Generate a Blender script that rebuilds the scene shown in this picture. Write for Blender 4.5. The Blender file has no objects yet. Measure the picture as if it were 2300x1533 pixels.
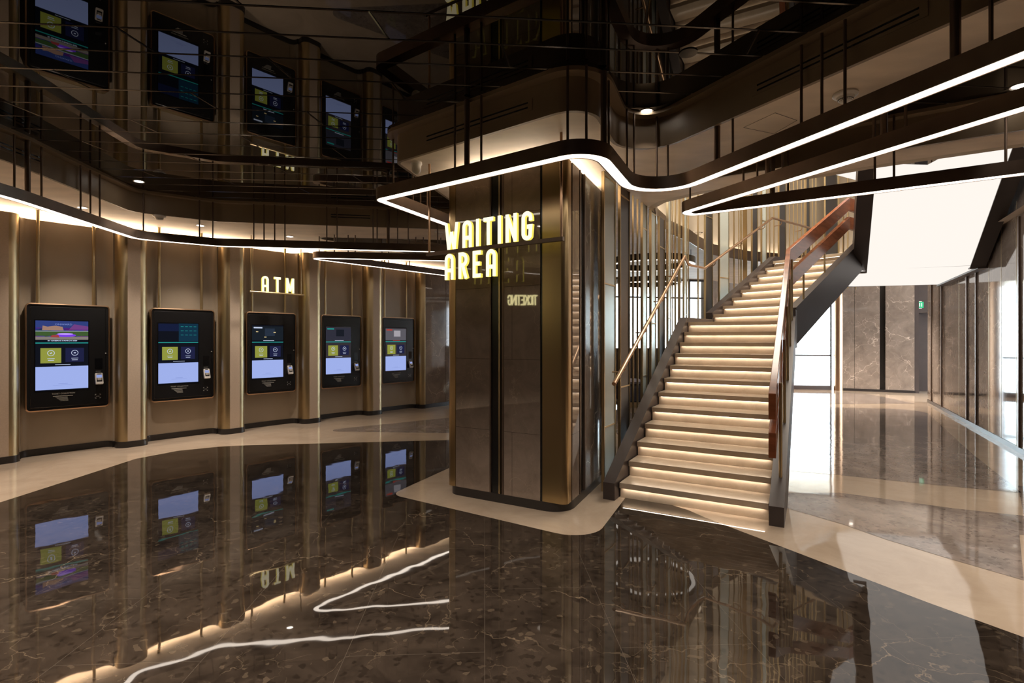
import bpy, bmesh, math, random
from mathutils import Vector
from mathutils.geometry import delaunay_2d_cdt
random.seed(4)
SC = bpy.context.scene
COL = SC.collection
F, YH, EYE = 1169.0, 762.0, 1.5          # focal length in px of the 2300 px frame, horizon row, eye height

# ---------------------------------------------------------------- camera, world, exposure
cam = bpy.data.cameras.new('camera')
cam.sensor_width = 36.0
cam.lens = 36.0 * F / 2300.0
cam.shift_y = (YH - 766.5) / 2300.0 * 1.0
cam.clip_start = 0.05
co = bpy.data.objects.new('camera', cam)
COL.objects.link(co)
co.location = (0, 0, EYE)
co.rotation_euler = (math.radians(90), 0, 0)
SC.camera = co
SC.view_settings.view_transform = 'Standard'
SC.view_settings.look = 'None'
SC.view_settings.gamma = 1.0
SC.view_settings.exposure = 1.8
SC.view_settings.use_curve_mapping = False
w = bpy.data.worlds.new('daylight')
SC.world = w
w.use_nodes = True
w.node_tree.nodes['Background'].inputs[0].default_value = (0.80, 0.90, 1.0, 1)
w.node_tree.nodes['Background'].inputs[1].default_value = 3.2
SC.cycles.max_bounces = 8
SC.cycles.diffuse_bounces = 4
SC.cycles.glossy_bounces = 5
SC.cycles.transmission_bounces = 6
SC.cycles.sample_clamp_indirect = 4.0
SC.cycles.caustics_reflective = False
SC.cycles.caustics_refractive = False
L_RING, L_COVE, L_STAIR, L_LUM, L_SIGN, L_SCREEN = 1.9, 13.0, 6.5, .29, .42, .29

def area(name, loc, rot, sx, sy, power, col=(1, .8, .6)):
    l = bpy.data.lights.new(name, 'AREA')
    l.shape = 'RECTANGLE'; l.size = sx; l.size_y = sy; l.energy = power; l.color = col
    o = bpy.data.objects.new(name, l); COL.objects.link(o)
    o.location = loc; o.rotation_euler = rot
    return o

# ---------------------------------------------------------------- geometry helpers
def pt(px, py, z):
    """world point at height z seen at photo pixel px,py"""
    Y = F * (z - EYE) / (YH - py)
    return Vector(((px - 1150) * Y / F, Y, z))
def on(P, Q, px):
    """point of the plan line P-Q lying on the vertical through photo column px"""
    k = (px - 1150) / F
    dx, dy = Q[0] - P[0], Q[1] - P[1]
    t = (k * P[1] - P[0]) / (dx - k * dy)
    return Vector((P[0] + dx * t, P[1] + dy * t))
def V2(p): return Vector((p[0], p[1]))
def rounded(pts, radii, closed=True, n=8):
    out = []
    N = len(pts)
    for i, p in enumerate(pts):
        p = V2(p)
        r = radii[i] if isinstance(radii, (list, tuple)) else radii
        if r <= 0 or (not closed and i in (0, N - 1)):
            out.append(p); continue
        a = (V2(pts[i - 1]) - p); b = (V2(pts[(i + 1) % N]) - p)
        la, lb = a.length, b.length
        a.normalize(); b.normalize()
        ang = a.angle(b)
        d = min(r / math.tan(ang / 2), la * .49, lb * .49)
        r2 = d * math.tan(ang / 2)
        c = p + (a + b).normalized() * (r2 / math.sin(ang / 2))
        s = p + a * d - c; e = p + b * d - c
        t0 = math.atan2(s.y, s.x); t1 = math.atan2(e.y, e.x)
        dt = (t1 - t0 + math.pi) % (2 * math.pi) - math.pi
        for k in range(n + 1):
            t = t0 + dt * k / n
            out.append(c + Vector((math.cos(t), math.sin(t))) * r2)
    return out
def offset(path, d, closed=False):
    """offset a plan path to its left by d (mitred)"""
    N = len(path); out = []
    for i in range(N):
        p = path[i]
        if closed or 0 < i < N - 1:
            a = (p - path[i - 1]).normalized(); b = (path[(i + 1) % N] - p).normalized()
        elif i == 0: a = b = (path[1] - p).normalized()
        else: a = b = (p - path[i - 1]).normalized()
        na = Vector((-a.y, a.x)); nb = Vector((-b.y, b.x))
        m = (na + nb)
        if m.length < 1e-6: m = na
        m.normalize()
        out.append(p + m * (d / max(m.dot(na), .35)))
    return out

class MB:
    def __init__(s): s.v = []; s.f = []; s.m = []
    def quad(s, *ps, mi=0):
        b = len(s.v); s.v += [tuple(p) for p in ps]; s.f.append(tuple(range(b, b + len(ps)))); s.m.append(mi); return s
    def box(s, O, A, B, C, mi=0):
        """box from corner O spanned by the vectors A, B, C"""
        O, A, B, C = map(Vector, (O, A, B, C))
        if A.cross(B).dot(C) < 0: A, B = B, A
        b = len(s.v)
        s.v += [tuple(p) for p in (O, O + A, O + A + B, O + B, O + C, O + A + C, O + A + B + C, O + B + C)]
        for f in ((3, 2, 1, 0), (4, 5, 6, 7), (0, 1, 5, 4), (1, 2, 6, 5), (2, 3, 7, 6), (3, 0, 4, 7)):
            s.f.append(tuple(b + i for i in f)); s.m.append(mi)
        return s
    def prism(s, poly, z0, z1, mi=0, caps=True):
        poly = [V2(p) for p in poly]
        if sum(poly[i - 1].cross(poly[i]) for i in range(len(poly))) < 0: poly.reverse()
        n = len(poly); b = len(s.v)
        s.v += [(p.x, p.y, z0) for p in poly] + [(p.x, p.y, z1) for p in poly]
        for i in range(n):
            j = (i + 1) % n
            s.f.append((b + i, b + j, b + n + j, b + n + i)); s.m.append(mi)
        if caps:
            s.f.append(tuple(b + n - 1 - i for i in range(n))); s.m.append(mi)
            s.f.append(tuple(b + n + i for i in range(n))); s.m.append(mi)
        return s
    def sweep(s, path, prof, closed=False, pclosed=True, mi=0, cap=True):
        """sweep a profile [(left offset, z)] along a plan path"""
        lines = [offset(path, o, closed) for o, z in prof]
        n = len(path); k = len(prof); b = len(s.v)
        for i in range(n):
            for j in range(k): s.v.append((lines[j][i].x, lines[j][i].y, prof[j][1]))
        for i in range(n if closed else n - 1):
            i2 = (i + 1) % n
            for j in range(k if pclosed else k - 1):
                j2 = (j + 1) % k
                s.f.append((b + i * k + j, b + i2 * k + j, b + i2 * k + j2, b + i * k + j2)); s.m.append(mi)
        if cap and not closed and pclosed:
            s.f.append(tuple(b + j for j in range(k))); s.m.append(mi)
            s.f.append(tuple(b + (n - 1) * k + j for j in reversed(range(k)))); s.m.append(mi)
        return s
    def tube(s, pts, r, n=10, mi=0):
        pts = [Vector(p) for p in pts]; b = len(s.v); N = len(pts)
        for i, p in enumerate(pts):
            if i == 0: d = pts[1] - p
            elif i == N - 1: d = p - pts[i - 1]
            else: d = (pts[i + 1] - p).normalized() + (p - pts[i - 1]).normalized()
            d.normalize()
            up = Vector((0, 0, 1)) if abs(d.z) < .95 else Vector((1, 0, 0))
            x = d.cross(up).normalized(); y = d.cross(x)
            for k in range(n):
                a = 2 * math.pi * k / n
                s.v.append(tuple(p + (x * math.cos(a) + y * math.sin(a)) * r))
        for i in range(N - 1):
            for k in range(n):
                k2 = (k + 1) % n
                s.f.append((b + i * n + k, b + i * n + k2, b + (i + 1) * n + k2, b + (i + 1) * n + k)); s.m.append(mi)
        s.f.append(tuple(b + k for k in reversed(range(n)))); s.m.append(mi)
        s.f.append(tuple(b + (N - 1) * n + k for k in range(n))); s.m.append(mi)
        return s
    def lathe(s, c, prof, n=24, mi=0, ax=None):
        """revolve [(radius, height)] about the axis ax at c"""
        c = Vector(c); ax = Vector(ax or (0, 0, 1)).normalized()
        up = Vector((0, 0, 1)) if abs(ax.z) < .9 else Vector((1, 0, 0))
        x = ax.cross(up).normalized(); y = ax.cross(x)
        b = len(s.v); k = len(prof)
        for i in range(n):
            a = 2 * math.pi * i / n
            for r, h in prof: s.v.append(tuple(c + ax * h + (x * math.cos(a) + y * math.sin(a)) * max(r, 1e-4)))
        for i in range(n):
            i2 = (i + 1) % n
            for j in range(k - 1):
                s.f.append((b + i * k + j, b + i2 * k + j, b + i2 * k + j + 1, b + i * k + j + 1)); s.m.append(mi)
        return s
    def build(s, name, mats, parent=None, smooth=True, kind=None, recalc=True, bevel=0):
        me = bpy.data.meshes.new(name)
        me.from_pydata(s.v, [], s.f)
        mats = mats if isinstance(mats, (list, tuple)) else [mats]
        for m in mats: me.materials.append(m)
        for p, m in zip(me.polygons, s.m): p.material_index = m
        if recalc:
            bm = bmesh.new(); bm.from_mesh(me)
            bmesh.ops.recalc_face_normals(bm, faces=bm.faces); bm.to_mesh(me); bm.free()
        if smooth:
            for p in me.polygons: p.use_smooth = True
            me.set_sharp_from_angle(angle=math.radians(38))
        o = bpy.data.objects.new(name, me); COL.objects.link(o)
        if parent is not None: o.parent = parent; o.matrix_parent_inverse = parent.matrix_basis.inverted()
        if kind: o['kind'] = kind
        if bevel:
            md = o.modifiers.new('edge', 'BEVEL'); md.width = bevel; md.segments = 2; md.limit_method = 'ANGLE'
        return o
def tag(o, label, cat, group=None):
    o['label'] = label; o['category'] = cat
    if group: o['group'] = group
    return o
def thing(name, label, cat, loc, group=None):
    o = bpy.data.objects.new(name, None); COL.objects.link(o)
    o.location = loc; o.empty_display_size = .1
    return tag(o, label, cat, group)

# ---------------------------------------------------------------- materials
def nt(name):
    m = bpy.data.materials.new(name); m.use_nodes = True
    return m, m.node_tree.nodes, m.node_tree.links, m.node_tree.nodes['Principled BSDF']
def plain(name, c, rough=.5, metal=0, ior=1.5, noise=0, nscale=8, stretch=(1, 1, 1), bump=0):
    m, N, L, B = nt(name)
    B.inputs['Base Color'].default_value = (*c, 1)
    B.inputs['Roughness'].default_value = rough
    B.inputs['Metallic'].default_value = metal
    B.inputs['IOR'].default_value = ior
    if noise or bump:
        tc = N.new('ShaderNodeTexCoord'); mp = N.new('ShaderNodeMapping'); mp.inputs['Scale'].default_value = stretch
        no = N.new('ShaderNodeTexNoise'); no.inputs['Scale'].default_value = nscale; no.inputs['Detail'].default_value = 6
        L.new(tc.outputs['Object'], mp.inputs[0]); L.new(mp.outputs[0], no.inputs[0])
        if noise:
            mr = N.new('ShaderNodeMapRange'); mr.inputs[3].default_value = 1 - noise; mr.inputs[4].default_value = 1 + noise
            mr.inputs[1].default_value = .3; mr.inputs[2].default_value = .7
            mx = N.new('ShaderNodeVectorMath'); mx.operation = 'SCALE'; mx.inputs[0].default_value = c
            L.new(no.outputs[0], mr.inputs[0]); L.new(mr.outputs[0], mx.inputs['Scale']); L.new(mx.outputs[0], B.inputs['Base Color'])
        if bump:
            bp = N.new('ShaderNodeBump'); bp.inputs['Strength'].default_value = bump; bp.inputs['Distance'].default_value = .01
            L.new(no.outputs[0], bp.inputs['Height']); L.new(bp.outputs[0], B.inputs['Normal'])
    return m
def emit(name, c, s):
    m = bpy.data.materials.new(name); m.use_nodes = True
    N, L = m.node_tree.nodes, m.node_tree.links
    N.clear()
    e = N.new('ShaderNodeEmission'); o = N.new('ShaderNodeOutputMaterial')
    e.inputs[0].default_value = (*c, 1); e.inputs[1].default_value = s
    L.new(e.outputs[0], o.inputs[0])
    return m
def marble(name, base, dark, vein, scale=1.0, veins=.5, rough=.06, flecks=0, joints=None, wav=0, ior=1.5, coord='Object', vw=.012):
    m, N, L, B = nt(name)
    tc = N.new('ShaderNodeTexCoord'); mp = N.new('ShaderNodeMapping'); mp.inputs['Scale'].default_value = (scale,) * 3
    L.new(tc.outputs[coord], mp.inputs[0])
    n1 = N.new('ShaderNodeTexNoise'); n1.inputs['Scale'].default_value = 3.2; n1.inputs['Detail'].default_value = 9; n1.inputs['Roughness'].default_value = .68; n1.inputs['Distortion'].default_value = .7
    L.new(mp.outputs[0], n1.inputs[0])
    cr = N.new('ShaderNodeValToRGB'); cr.color_ramp.elements[0].position = .32; cr.color_ramp.elements[1].position = .72
    cr.color_ramp.elements[0].color = (*dark, 1); cr.color_ramp.elements[1].color = (*base, 1)
    L.new(n1.outputs[0], cr.inputs[0]); colr = cr.outputs[0]
    def mix(fac, a, b):
        x = N.new('ShaderNodeMix'); x.data_type = 'RGBA'
        L.new(fac, x.inputs[0]); L.new(a, x.inputs[6]); x.inputs[7].default_value = (*b, 1)
        return x.outputs[2]
    if flecks:
        v0 = N.new('ShaderNodeTexVoronoi'); v0.inputs['Scale'].default_value = 38; v0.inputs['Randomness'].default_value = 1
        ds = N.new('ShaderNodeVectorMath'); ds.operation = 'MULTIPLY_ADD'
        nn = N.new('ShaderNodeTexNoise'); nn.inputs['Scale'].default_value = 6; nn.inputs['Detail'].default_value = 4
        L.new(mp.outputs[0], nn.inputs[0]); L.new(nn.outputs['Color'], ds.inputs[0]); ds.inputs[1].default_value = (.12,) * 3; L.new(mp.outputs[0], ds.inputs[2])
        L.new(ds.outputs[0], v0.inputs[0])
        bw = N.new('ShaderNodeSeparateColor'); L.new(v0.outputs['Color'], bw.inputs[0])
        for lo, hi, cc, k in ((.86, .92, dark, .5), (.02, .04, vein, .14)):
            mr = N.new('ShaderNodeMapRange'); 
            if lo > .5: mr.inputs[1].default_value = lo; mr.inputs[2].default_value = hi; mr.inputs[3].default_value = 0; mr.inputs[4].default_value = k
            else: mr.inputs[1].default_value = lo; mr.inputs[2].default_value = hi; mr.inputs[3].default_value = k; mr.inputs[4].default_value = 0
            L.new(bw.outputs[0], mr.inputs[0]); colr = mix(mr.outputs[0], colr, tuple(x * .5 for x in cc) if lo > .5 else cc)
    if veins:
        for sc, wd, st in ((1.3, vw, veins), (3.7, vw * 1.7, veins * .5)):
            nn = N.new('ShaderNodeTexNoise'); nn.inputs['Scale'].default_value = 1.8 * sc; nn.inputs['Detail'].default_value = 5
            ds = N.new('ShaderNodeVectorMath'); ds.operation = 'MULTIPLY_ADD'; ds.inputs[1].default_value = (.95 / sc,) * 3
            L.new(mp.outputs[0], nn.inputs[0]); L.new(nn.outputs['Color'], ds.inputs[0]); L.new(mp.outputs[0], ds.inputs[2])
            vo = N.new('ShaderNodeTexVoronoi'); vo.feature = 'DISTANCE_TO_EDGE'; vo.inputs['Scale'].default_value = sc * 1.1
            L.new(ds.outputs[0], vo.inputs[0])
            mr = N.new('ShaderNodeMapRange'); mr.inputs[1].default_value = 0; mr.inputs[2].default_value = wd; mr.inputs[3].default_value = 1; mr.inputs[4].default_value = 0
            L.new(vo.outputs[0], mr.inputs[0])
            n2 = N.new('ShaderNodeTexNoise'); n2.inputs['Scale'].default_value = 1.4 * sc; L.new(mp.outputs[0], n2.inputs[0])
            mm = N.new('ShaderNodeMapRange'); mm.inputs[1].default_value = .45; mm.inputs[2].default_value = .7; mm.inputs[3].default_value = 0; mm.inputs[4].default_value = st
            L.new(n2.outputs[0], mm.inputs[0])
            mu = N.new('ShaderNodeMath'); mu.operation = 'MULTIPLY'; L.new(mr.outputs[0], mu.inputs[0]); L.new(mm.outputs[0], mu.inputs[1])
            colr = mix(mu.outputs[0], colr, vein)
    if joints:
        rot, bw_, bh_, jc = joints
        m2 = N.new('ShaderNodeMapping'); m2.inputs['Rotation'].default_value = rot
        L.new(tc.outputs[coord], m2.inputs[0])
        br = N.new('ShaderNodeTexBrick'); br.inputs['Scale'].default_value = 1; br.inputs['Mortar Size'].default_value = .0014
        br.inputs['Mortar Smooth'].default_value = .2
        br.inputs['Brick Width'].default_value = bw_; br.inputs['Row Height'].default_value = bh_
        L.new(m2.outputs[0], br.inputs[0])
        colr = mix(br.outputs['Fac'], colr, jc)
    L.new(colr, B.inputs['Base Color'])
    B.inputs['Roughness'].default_value = rough; B.inputs['IOR'].default_value = ior
    if wav:
        nn = N.new('ShaderNodeTexNoise'); nn.inputs['Scale'].default_value = 3.0; nn.inputs['Detail'].default_value = 1.5
        L.new(tc.outputs[coord], nn.inputs[0])
        bp = N.new('ShaderNodeBump'); bp.inputs['Strength'].default_value = wav; bp.inputs['Distance'].default_value = .02
        L.new(nn.outputs[0], bp.inputs['Height']); L.new(bp.outputs[0], B.inputs['Normal'])
    return m
M = {}
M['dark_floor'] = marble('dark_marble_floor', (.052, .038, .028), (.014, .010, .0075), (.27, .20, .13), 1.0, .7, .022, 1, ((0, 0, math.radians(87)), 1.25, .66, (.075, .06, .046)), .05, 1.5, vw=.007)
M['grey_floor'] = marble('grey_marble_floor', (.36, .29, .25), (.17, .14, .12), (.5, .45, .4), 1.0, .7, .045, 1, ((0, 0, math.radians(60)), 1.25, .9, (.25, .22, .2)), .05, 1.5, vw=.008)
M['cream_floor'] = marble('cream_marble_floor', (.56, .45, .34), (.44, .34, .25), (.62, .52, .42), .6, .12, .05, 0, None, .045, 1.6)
M['brown_marble'] = marble('brown_wall_marble', (.29, .235, .195), (.18, .143, .117), (.80, .66, .54), .9, .95, .05, 0, None, .007, 1.6, vw=.013)
M['column_marble'] = marble('column_marble', (.31, .24, .19), (.21, .16, .125), (.7, .56, .43), 1.3, .35, .025, 0, ((math.radians(90), 0, 0), 40, .66, (.03, .02, .015)), .012, 1.6, vw=.008)
M['stair_stone'] = marble('stair_stone', (.60, .49, .37), (.48, .38, .28), (.7, .6, .48), 1.6, .1, .18)
M['pilaster_stone'] = plain('pilaster_stone', (.50, .40, .31), .35, noise=.05, nscale=60)
M['fabric'] = plain('wall_panel_beige', (.37, .295, .215), .34, noise=.03, nscale=4, bump=0)
M['plaster'] = plain('textured_plaster', (.78, .67, .55), .6, noise=.12, nscale=2.2, stretch=(1, 2.2, 1), bump=.25)
M['fascia'] = plain('fascia_paint', (.27, .20, .13), .42, noise=.08, nscale=3)
M['cream_wall'] = plain('cream_wall', (.58, .49, .38), .6, noise=.04, nscale=3)
M['bronze'] = plain('dark_bronze', (.18, .13, .10), .4, metal=.85, noise=.15, nscale=5)
M['steel'] = plain('painted_dark_steel', (.060, .046, .043), .38, metal=.2, noise=.08, nscale=4)
M['black'] = plain('black_trim', (.012, .011, .011), .25)
M['skirting'] = plain('black_skirting', (.022, .018, .017), .3)
M['blackglass'] = plain('black_glass', (.006, .006, .007), .05)
M['brown_dark'] = plain('dark_brown_wall', (.055, .042, .034), .4, noise=.1, nscale=2)
M['kiosk'] = plain('kiosk_black', (.010, .010, .011), .22)
M['white'] = plain('white_plastic', (.75, .72, .68), .4)
M['silver'] = plain('silver_plastic', (.62, .58, .54), .3, metal=.3)
M['wood'] = plain('red_brown_wood', (.27, .085, .035), .18, noise=.28, nscale=3, stretch=(1, 1, 6))
def brass_mat(name, c, rough):
    m, N, L, B = nt(name)
    B.inputs['Base Color'].default_value = (*c, 1); B.inputs['Metallic'].default_value = 1
    B.inputs['Roughness'].default_value = rough
    try: B.inputs['Anisotropic'].default_value = .4
    except Exception: pass
    return m
M['brass'] = brass_mat('brushed_brass', (.56, .44, .26), .36)
M['brass_col'] = brass_mat('brushed_brass_column', (.50, .37, .20), .32)
M['copper'] = brass_mat('rose_bronze', (.50, .32, .20), .32)
# tinted mirror ceiling
m, N, L, B = nt('tinted_mirror')
B.inputs['Base Color'].default_value = (.062, .056, .048, 1); B.inputs['Metallic'].default_value = 1; B.inputs['Roughness'].default_value = .012
M['mirror'] = m
M['mirror_edge'] = plain('mirror_edge', (.10, .085, .07), .15, metal=.9)
M['seam'] = plain('mirror_seam', (.010, .008, .007), .5)
# ribbed frosted glass
m, N, L, B = nt('frosted_glass')
B.inputs['Base Color'].default_value = (.80, .88, .84, 1); B.inputs['Roughness'].default_value = .22
B.inputs['Transmission Weight'].default_value = .5; B.inputs['IOR'].default_value = 1.2
M['glass'] = m
m, N, L, B = nt('clear_glass')
B.inputs['Base Color'].default_value = (.9, .97, .95, 1); B.inputs['Roughness'].default_value = 0
B.inputs['Transmission Weight'].default_value = 1; B.inputs['IOR'].default_value = 1.05
M['clear'] = m
M['led'] = emit('led_diffuser', (1.0, .87, .74), L_RING)
M['led_soft'] = emit('led_lamp_soft', (1.0, .90, .80), .45)
M['cove'] = emit('cove_led', (1.0, .80, .58), L_COVE)
M['cove_soft'] = emit('cove_led_soft', (1.0, .84, .64), L_COVE * .4)
M['stairled'] = emit('stair_led', (1.0, .86, .72), L_STAIR)
M['lum'] = emit('luminous_membrane', (1.0, .93, .86), L_LUM)
M['down'] = emit('downlight_lens', (1.0, .88, .75), 6)
M['sign_face'] = emit('sign_face', (1.0, .90, .60), L_SIGN)
M['sign_side'] = emit('sign_side', (1.0, .80, .12), L_SIGN * .75)
M['sign_hot'] = emit('sign_face_bright', (1.0, .88, .42), L_SIGN * 7)
M['scr_pale'] = emit('screen_pale_blue', (.40, .50, .95), .25)
M['scr_dark'] = emit('screen_dark', (.006, .007, .012), (1) * .29)
M['scr_grey'] = emit('screen_grey', (.035, .030, .035), (1) * .29)
M['scr_green'] = emit('screen_green', (.25, .27, .045), (1.1) * .29)
M['scr_navy'] = emit('screen_navy', (.014, .016, .055), (1) * .29)
M['scr_teal'] = emit('screen_teal', (.02, .30, .27), (1) * .29)
M['scr_text'] = emit('screen_text', (.62, .70, .9), (.9) * .29)
M['scr_text_dim'] = emit('screen_text_dim', (.22, .28, .62), (1) * .29)
M['scr_red'] = emit('screen_red', (.6, .05, .03), (.8) * .29)
M['print'] = plain('printed_white', (.45, .43, .40), .5)
M['exit'] = emit('exit_green', (.06, .62, .28), (1.1) * .29)
M['exit_w'] = emit('exit_white', (.8, 1, .9), (1.1) * .29)
m, N, L, B = nt('poster_picture')
N.remove(B)
out = [x for x in N if x.type == 'OUTPUT_MATERIAL'][0]
tc = N.new('ShaderNodeTexCoord'); mp = N.new('ShaderNodeMapping'); mp.inputs['Scale'].default_value = (9, 9, 22)
no = N.new('ShaderNodeTexNoise'); no.inputs['Scale'].default_value = 1.0; no.inputs['Detail'].default_value = 3
cr = N.new('ShaderNodeValToRGB'); cr.color_ramp.interpolation = 'LINEAR'
els = cr.color_ramp.elements
els[0].position = .30; els[0].color = (.01, .012, .05, 1)
els[1].position = .72; els[1].color = (.36, .22, .14, 1)
for p, c in ((.40, (.02, .06, .03, 1)), (.48, (.05, .07, .35, 1)), (.54, (.10, .02, .45, 1)), (.60, (.20, .05, .12, 1))):
    e = els.new(p); e.color = c
em = N.new('ShaderNodeEmission'); em.inputs[1].default_value = .16
L.new(tc.outputs['Object'], mp.inputs[0]); L.new(mp.outputs[0], no.inputs[0]); L.new(no.outputs[0], cr.inputs[0]); L.new(cr.outputs[0], em.inputs[0]); L.new(em.outputs[0], out.inputs[0])
M['poster'] = m
M['poster_purple'] = emit('poster_purple', (.22, .04, .85), (1.0) * .29)
M['poster_violet'] = emit('poster_violet', (.40, .22, 1.0), (1.0) * .29)

ZS, ZM = 3.16, 3.44            # soffit underside, mirror ceiling
# ---------------------------------------------------------------- plan of the room
P4 = Vector((-2.70, 10.37)); UW = Vector((.6413, .7673)).normalized(); NW = Vector((UW.y, -UW.x)); BAY = 1.343
def wl(s, n=0): return P4 + UW * s + NW * n            # plan point on the kiosk wall
RA = Vector((6.67, 6.786)); RD = Vector((.5015, .8652)).normalized(); RN = Vector((-RD.y, RD.x))
def wr(s, n=0): return RA + RD * s + RN * n            # plan point on the right marble wall
BA = Vector((9.60, 15.40)); BB = Vector((11.26, 14.54))
# ---------------------------------------------------------------- floor
fb = MB()
fb.quad((-11, -7, 0), (14, -7, 0), (14, 19, 0), (-11, 19, 0), mi=0)
def fl(pxs, ext=()):
    return [pt(x, y, 0).to_2d() for x, y in pxs]
def inlay(poly, mi):
    fb.quad(*[(p.x, p.y, .0015) for p in poly], mi=mi)
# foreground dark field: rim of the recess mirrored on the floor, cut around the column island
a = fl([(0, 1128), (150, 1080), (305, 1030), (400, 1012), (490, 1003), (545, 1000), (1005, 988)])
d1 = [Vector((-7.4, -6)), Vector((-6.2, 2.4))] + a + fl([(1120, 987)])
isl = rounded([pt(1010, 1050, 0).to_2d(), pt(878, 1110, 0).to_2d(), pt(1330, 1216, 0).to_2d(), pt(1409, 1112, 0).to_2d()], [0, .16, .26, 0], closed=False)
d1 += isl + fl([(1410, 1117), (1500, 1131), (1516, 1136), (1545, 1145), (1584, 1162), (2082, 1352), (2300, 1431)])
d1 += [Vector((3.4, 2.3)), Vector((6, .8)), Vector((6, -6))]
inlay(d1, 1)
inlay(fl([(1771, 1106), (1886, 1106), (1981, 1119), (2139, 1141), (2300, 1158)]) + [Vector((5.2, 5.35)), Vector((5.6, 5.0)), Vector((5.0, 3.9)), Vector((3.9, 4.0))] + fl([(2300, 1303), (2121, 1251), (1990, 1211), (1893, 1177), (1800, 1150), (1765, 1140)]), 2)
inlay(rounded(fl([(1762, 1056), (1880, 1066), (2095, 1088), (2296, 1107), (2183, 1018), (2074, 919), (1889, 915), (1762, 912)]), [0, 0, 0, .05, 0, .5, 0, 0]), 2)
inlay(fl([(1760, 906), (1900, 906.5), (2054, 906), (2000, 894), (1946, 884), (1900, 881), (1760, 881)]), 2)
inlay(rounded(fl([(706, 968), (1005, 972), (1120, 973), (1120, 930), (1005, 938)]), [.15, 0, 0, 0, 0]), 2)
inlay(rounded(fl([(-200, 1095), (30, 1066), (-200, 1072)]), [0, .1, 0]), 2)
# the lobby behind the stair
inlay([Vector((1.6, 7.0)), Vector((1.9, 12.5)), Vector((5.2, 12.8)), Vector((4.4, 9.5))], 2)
floor = fb.build('floor', [M['cream_floor'], M['dark_floor'], M['grey_floor']], smooth=False, kind='structure', recalc=False)

# ---------------------------------------------------------------- soffit with recesses, mirror ceiling, fascias
fas_L = [Vector((-4.62, -5.0)), Vector((-4.70, 4.9)), Vector((-4.93, 6.78)), Vector((-4.12, 7.33)), Vector((-2.04, 7.67)), Vector((-.30, 7.92))]
TT = Vector((-1.10, 4.88)); AA = Vector((.553, 3.636)); BB_ = Vector((1.087, 4.908))
CC = Vector((2.375, 2.57)); CD = (CC - Vector((1.51, 4.14))).normalized()
fas_R = [TT, AA, BB_, CC + CD * 4.0, Vector((3.2, -5.0))]
main = rounded(fas_L + fas_R, [0, .8, .45, .8, 0, .25, .12, .24, .30, .6, 0], n=10)
main = rounded([fas_L[0], fas_L[1], fas_L[2], fas_L[3], fas_L[4], fas_L[5], TT, AA, BB_, CC + CD * 4.0, Vector((3.4, -5.0))], [0, 1.2, .28, .45, 0, .2, .12, .24, .30, .6, 0], n=10)
rec2 = rounded([Vector((1.80, 5.52)), Vector((4.04, 4.11)), Vector((7.2, 2.15)), Vector((6.4, -.6)), Vector((4.25, .2)), Vector((2.90, 3.02))], [.1, 0, .3, .3, .3, 0], n=8)
rec3 = rounded([Vector((-3.30, 8.42)), Vector((-1.0, 8.72)), Vector((.9, 9.0)), Vector((.6, 12.4)), Vector((-1.22, 11.0))], [.12, 0, .2, .2, .0], n=8)
DR = [Vector((1.80, 6.60)), Vector((2.05, 7.40)), Vector((2.5, 8.2)), Vector((2.98, 8.80)), Vector((3.36, 9.40)), Vector((3.95, 10.2)), Vector((4.96, 10.95)), Vector((6.0, 11.35)), Vector((7.5, 11.75)), Vector((9.0, 11.4))]
VO = [Vector((1.86, 6.30)), Vector((2.15, 5.95)), Vector((3.2, 5.3)), Vector((3.54, 5.03)), Vector((4.38, 4.50)), Vector((4.9, 4.2))]
void = VO + [wr(-1.6, .12), wr(.0, .12), wr(5.3, .12)] + DR[::-1]
holes = [main, rec2, rec3, void]
def inside(p, poly):
    c = False; n = len(poly)
    for i in range(n):
        a, b = poly[i], poly[i - 1]
        if (a.y > p.y) != (b.y > p.y) and p.x < (b.x - a.x) * (p.y - a.y) / (b.y - a.y) + a.x: c = not c
    return c
def sheet(outer, holes, z, name, mat, flip=True, hole_keep=False):
    vs, es = [], []
    for loop in [outer] + holes:
        b = len(vs); n = len(loop)
        vs += [V2(p) for p in loop]; es += [(b + i, b + (i + 1) % n) for i in range(n)]
    r = delaunay_2d_cdt(vs, es, [], 0, 1e-5)
    mb = MB(); mb.v = [(p.x, p.y, z) for p in r[0]]
    for f in r[2]:
        c = sum((r[0][i] for i in f), Vector((0, 0))) / len(f)
        if inside(c, outer) and not any(inside(c, h) for h in holes):
            mb.f.append(tuple(reversed(f)) if flip else tuple(f)); mb.m.append(0)
    return mb
soff = sheet([Vector((-11, -7)), Vector((14, -7)), Vector((14, 19)), Vector((-11, 19))], holes, ZS, 's', None)
soff.build('ceiling', M['plaster'], smooth=False, kind='structure', recalc=False)
# fascias round each recess (thin boards with a lip under the mirror)
def fascia(loop, name, lip=.09):
    ccw = sum(loop[i - 1].cross(loop[i]) for i in range(len(loop))) > 0
    lp = loop if ccw else loop[::-1]
    mb = MB()
    mb.sweep(lp, [(0, ZS - .002), (0, ZM - .03), (lip, ZM - .03), (lip, ZM + .005), (-.03, ZM + .005), (-.03, ZS - .002)], closed=True)
    o = mb.build(name, M['fascia'], kind='structure')
    return o
fascia(main, 'trim_1'); fascia(rec2, 'trim_2'); fascia(rec3, 'trim_3')
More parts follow.
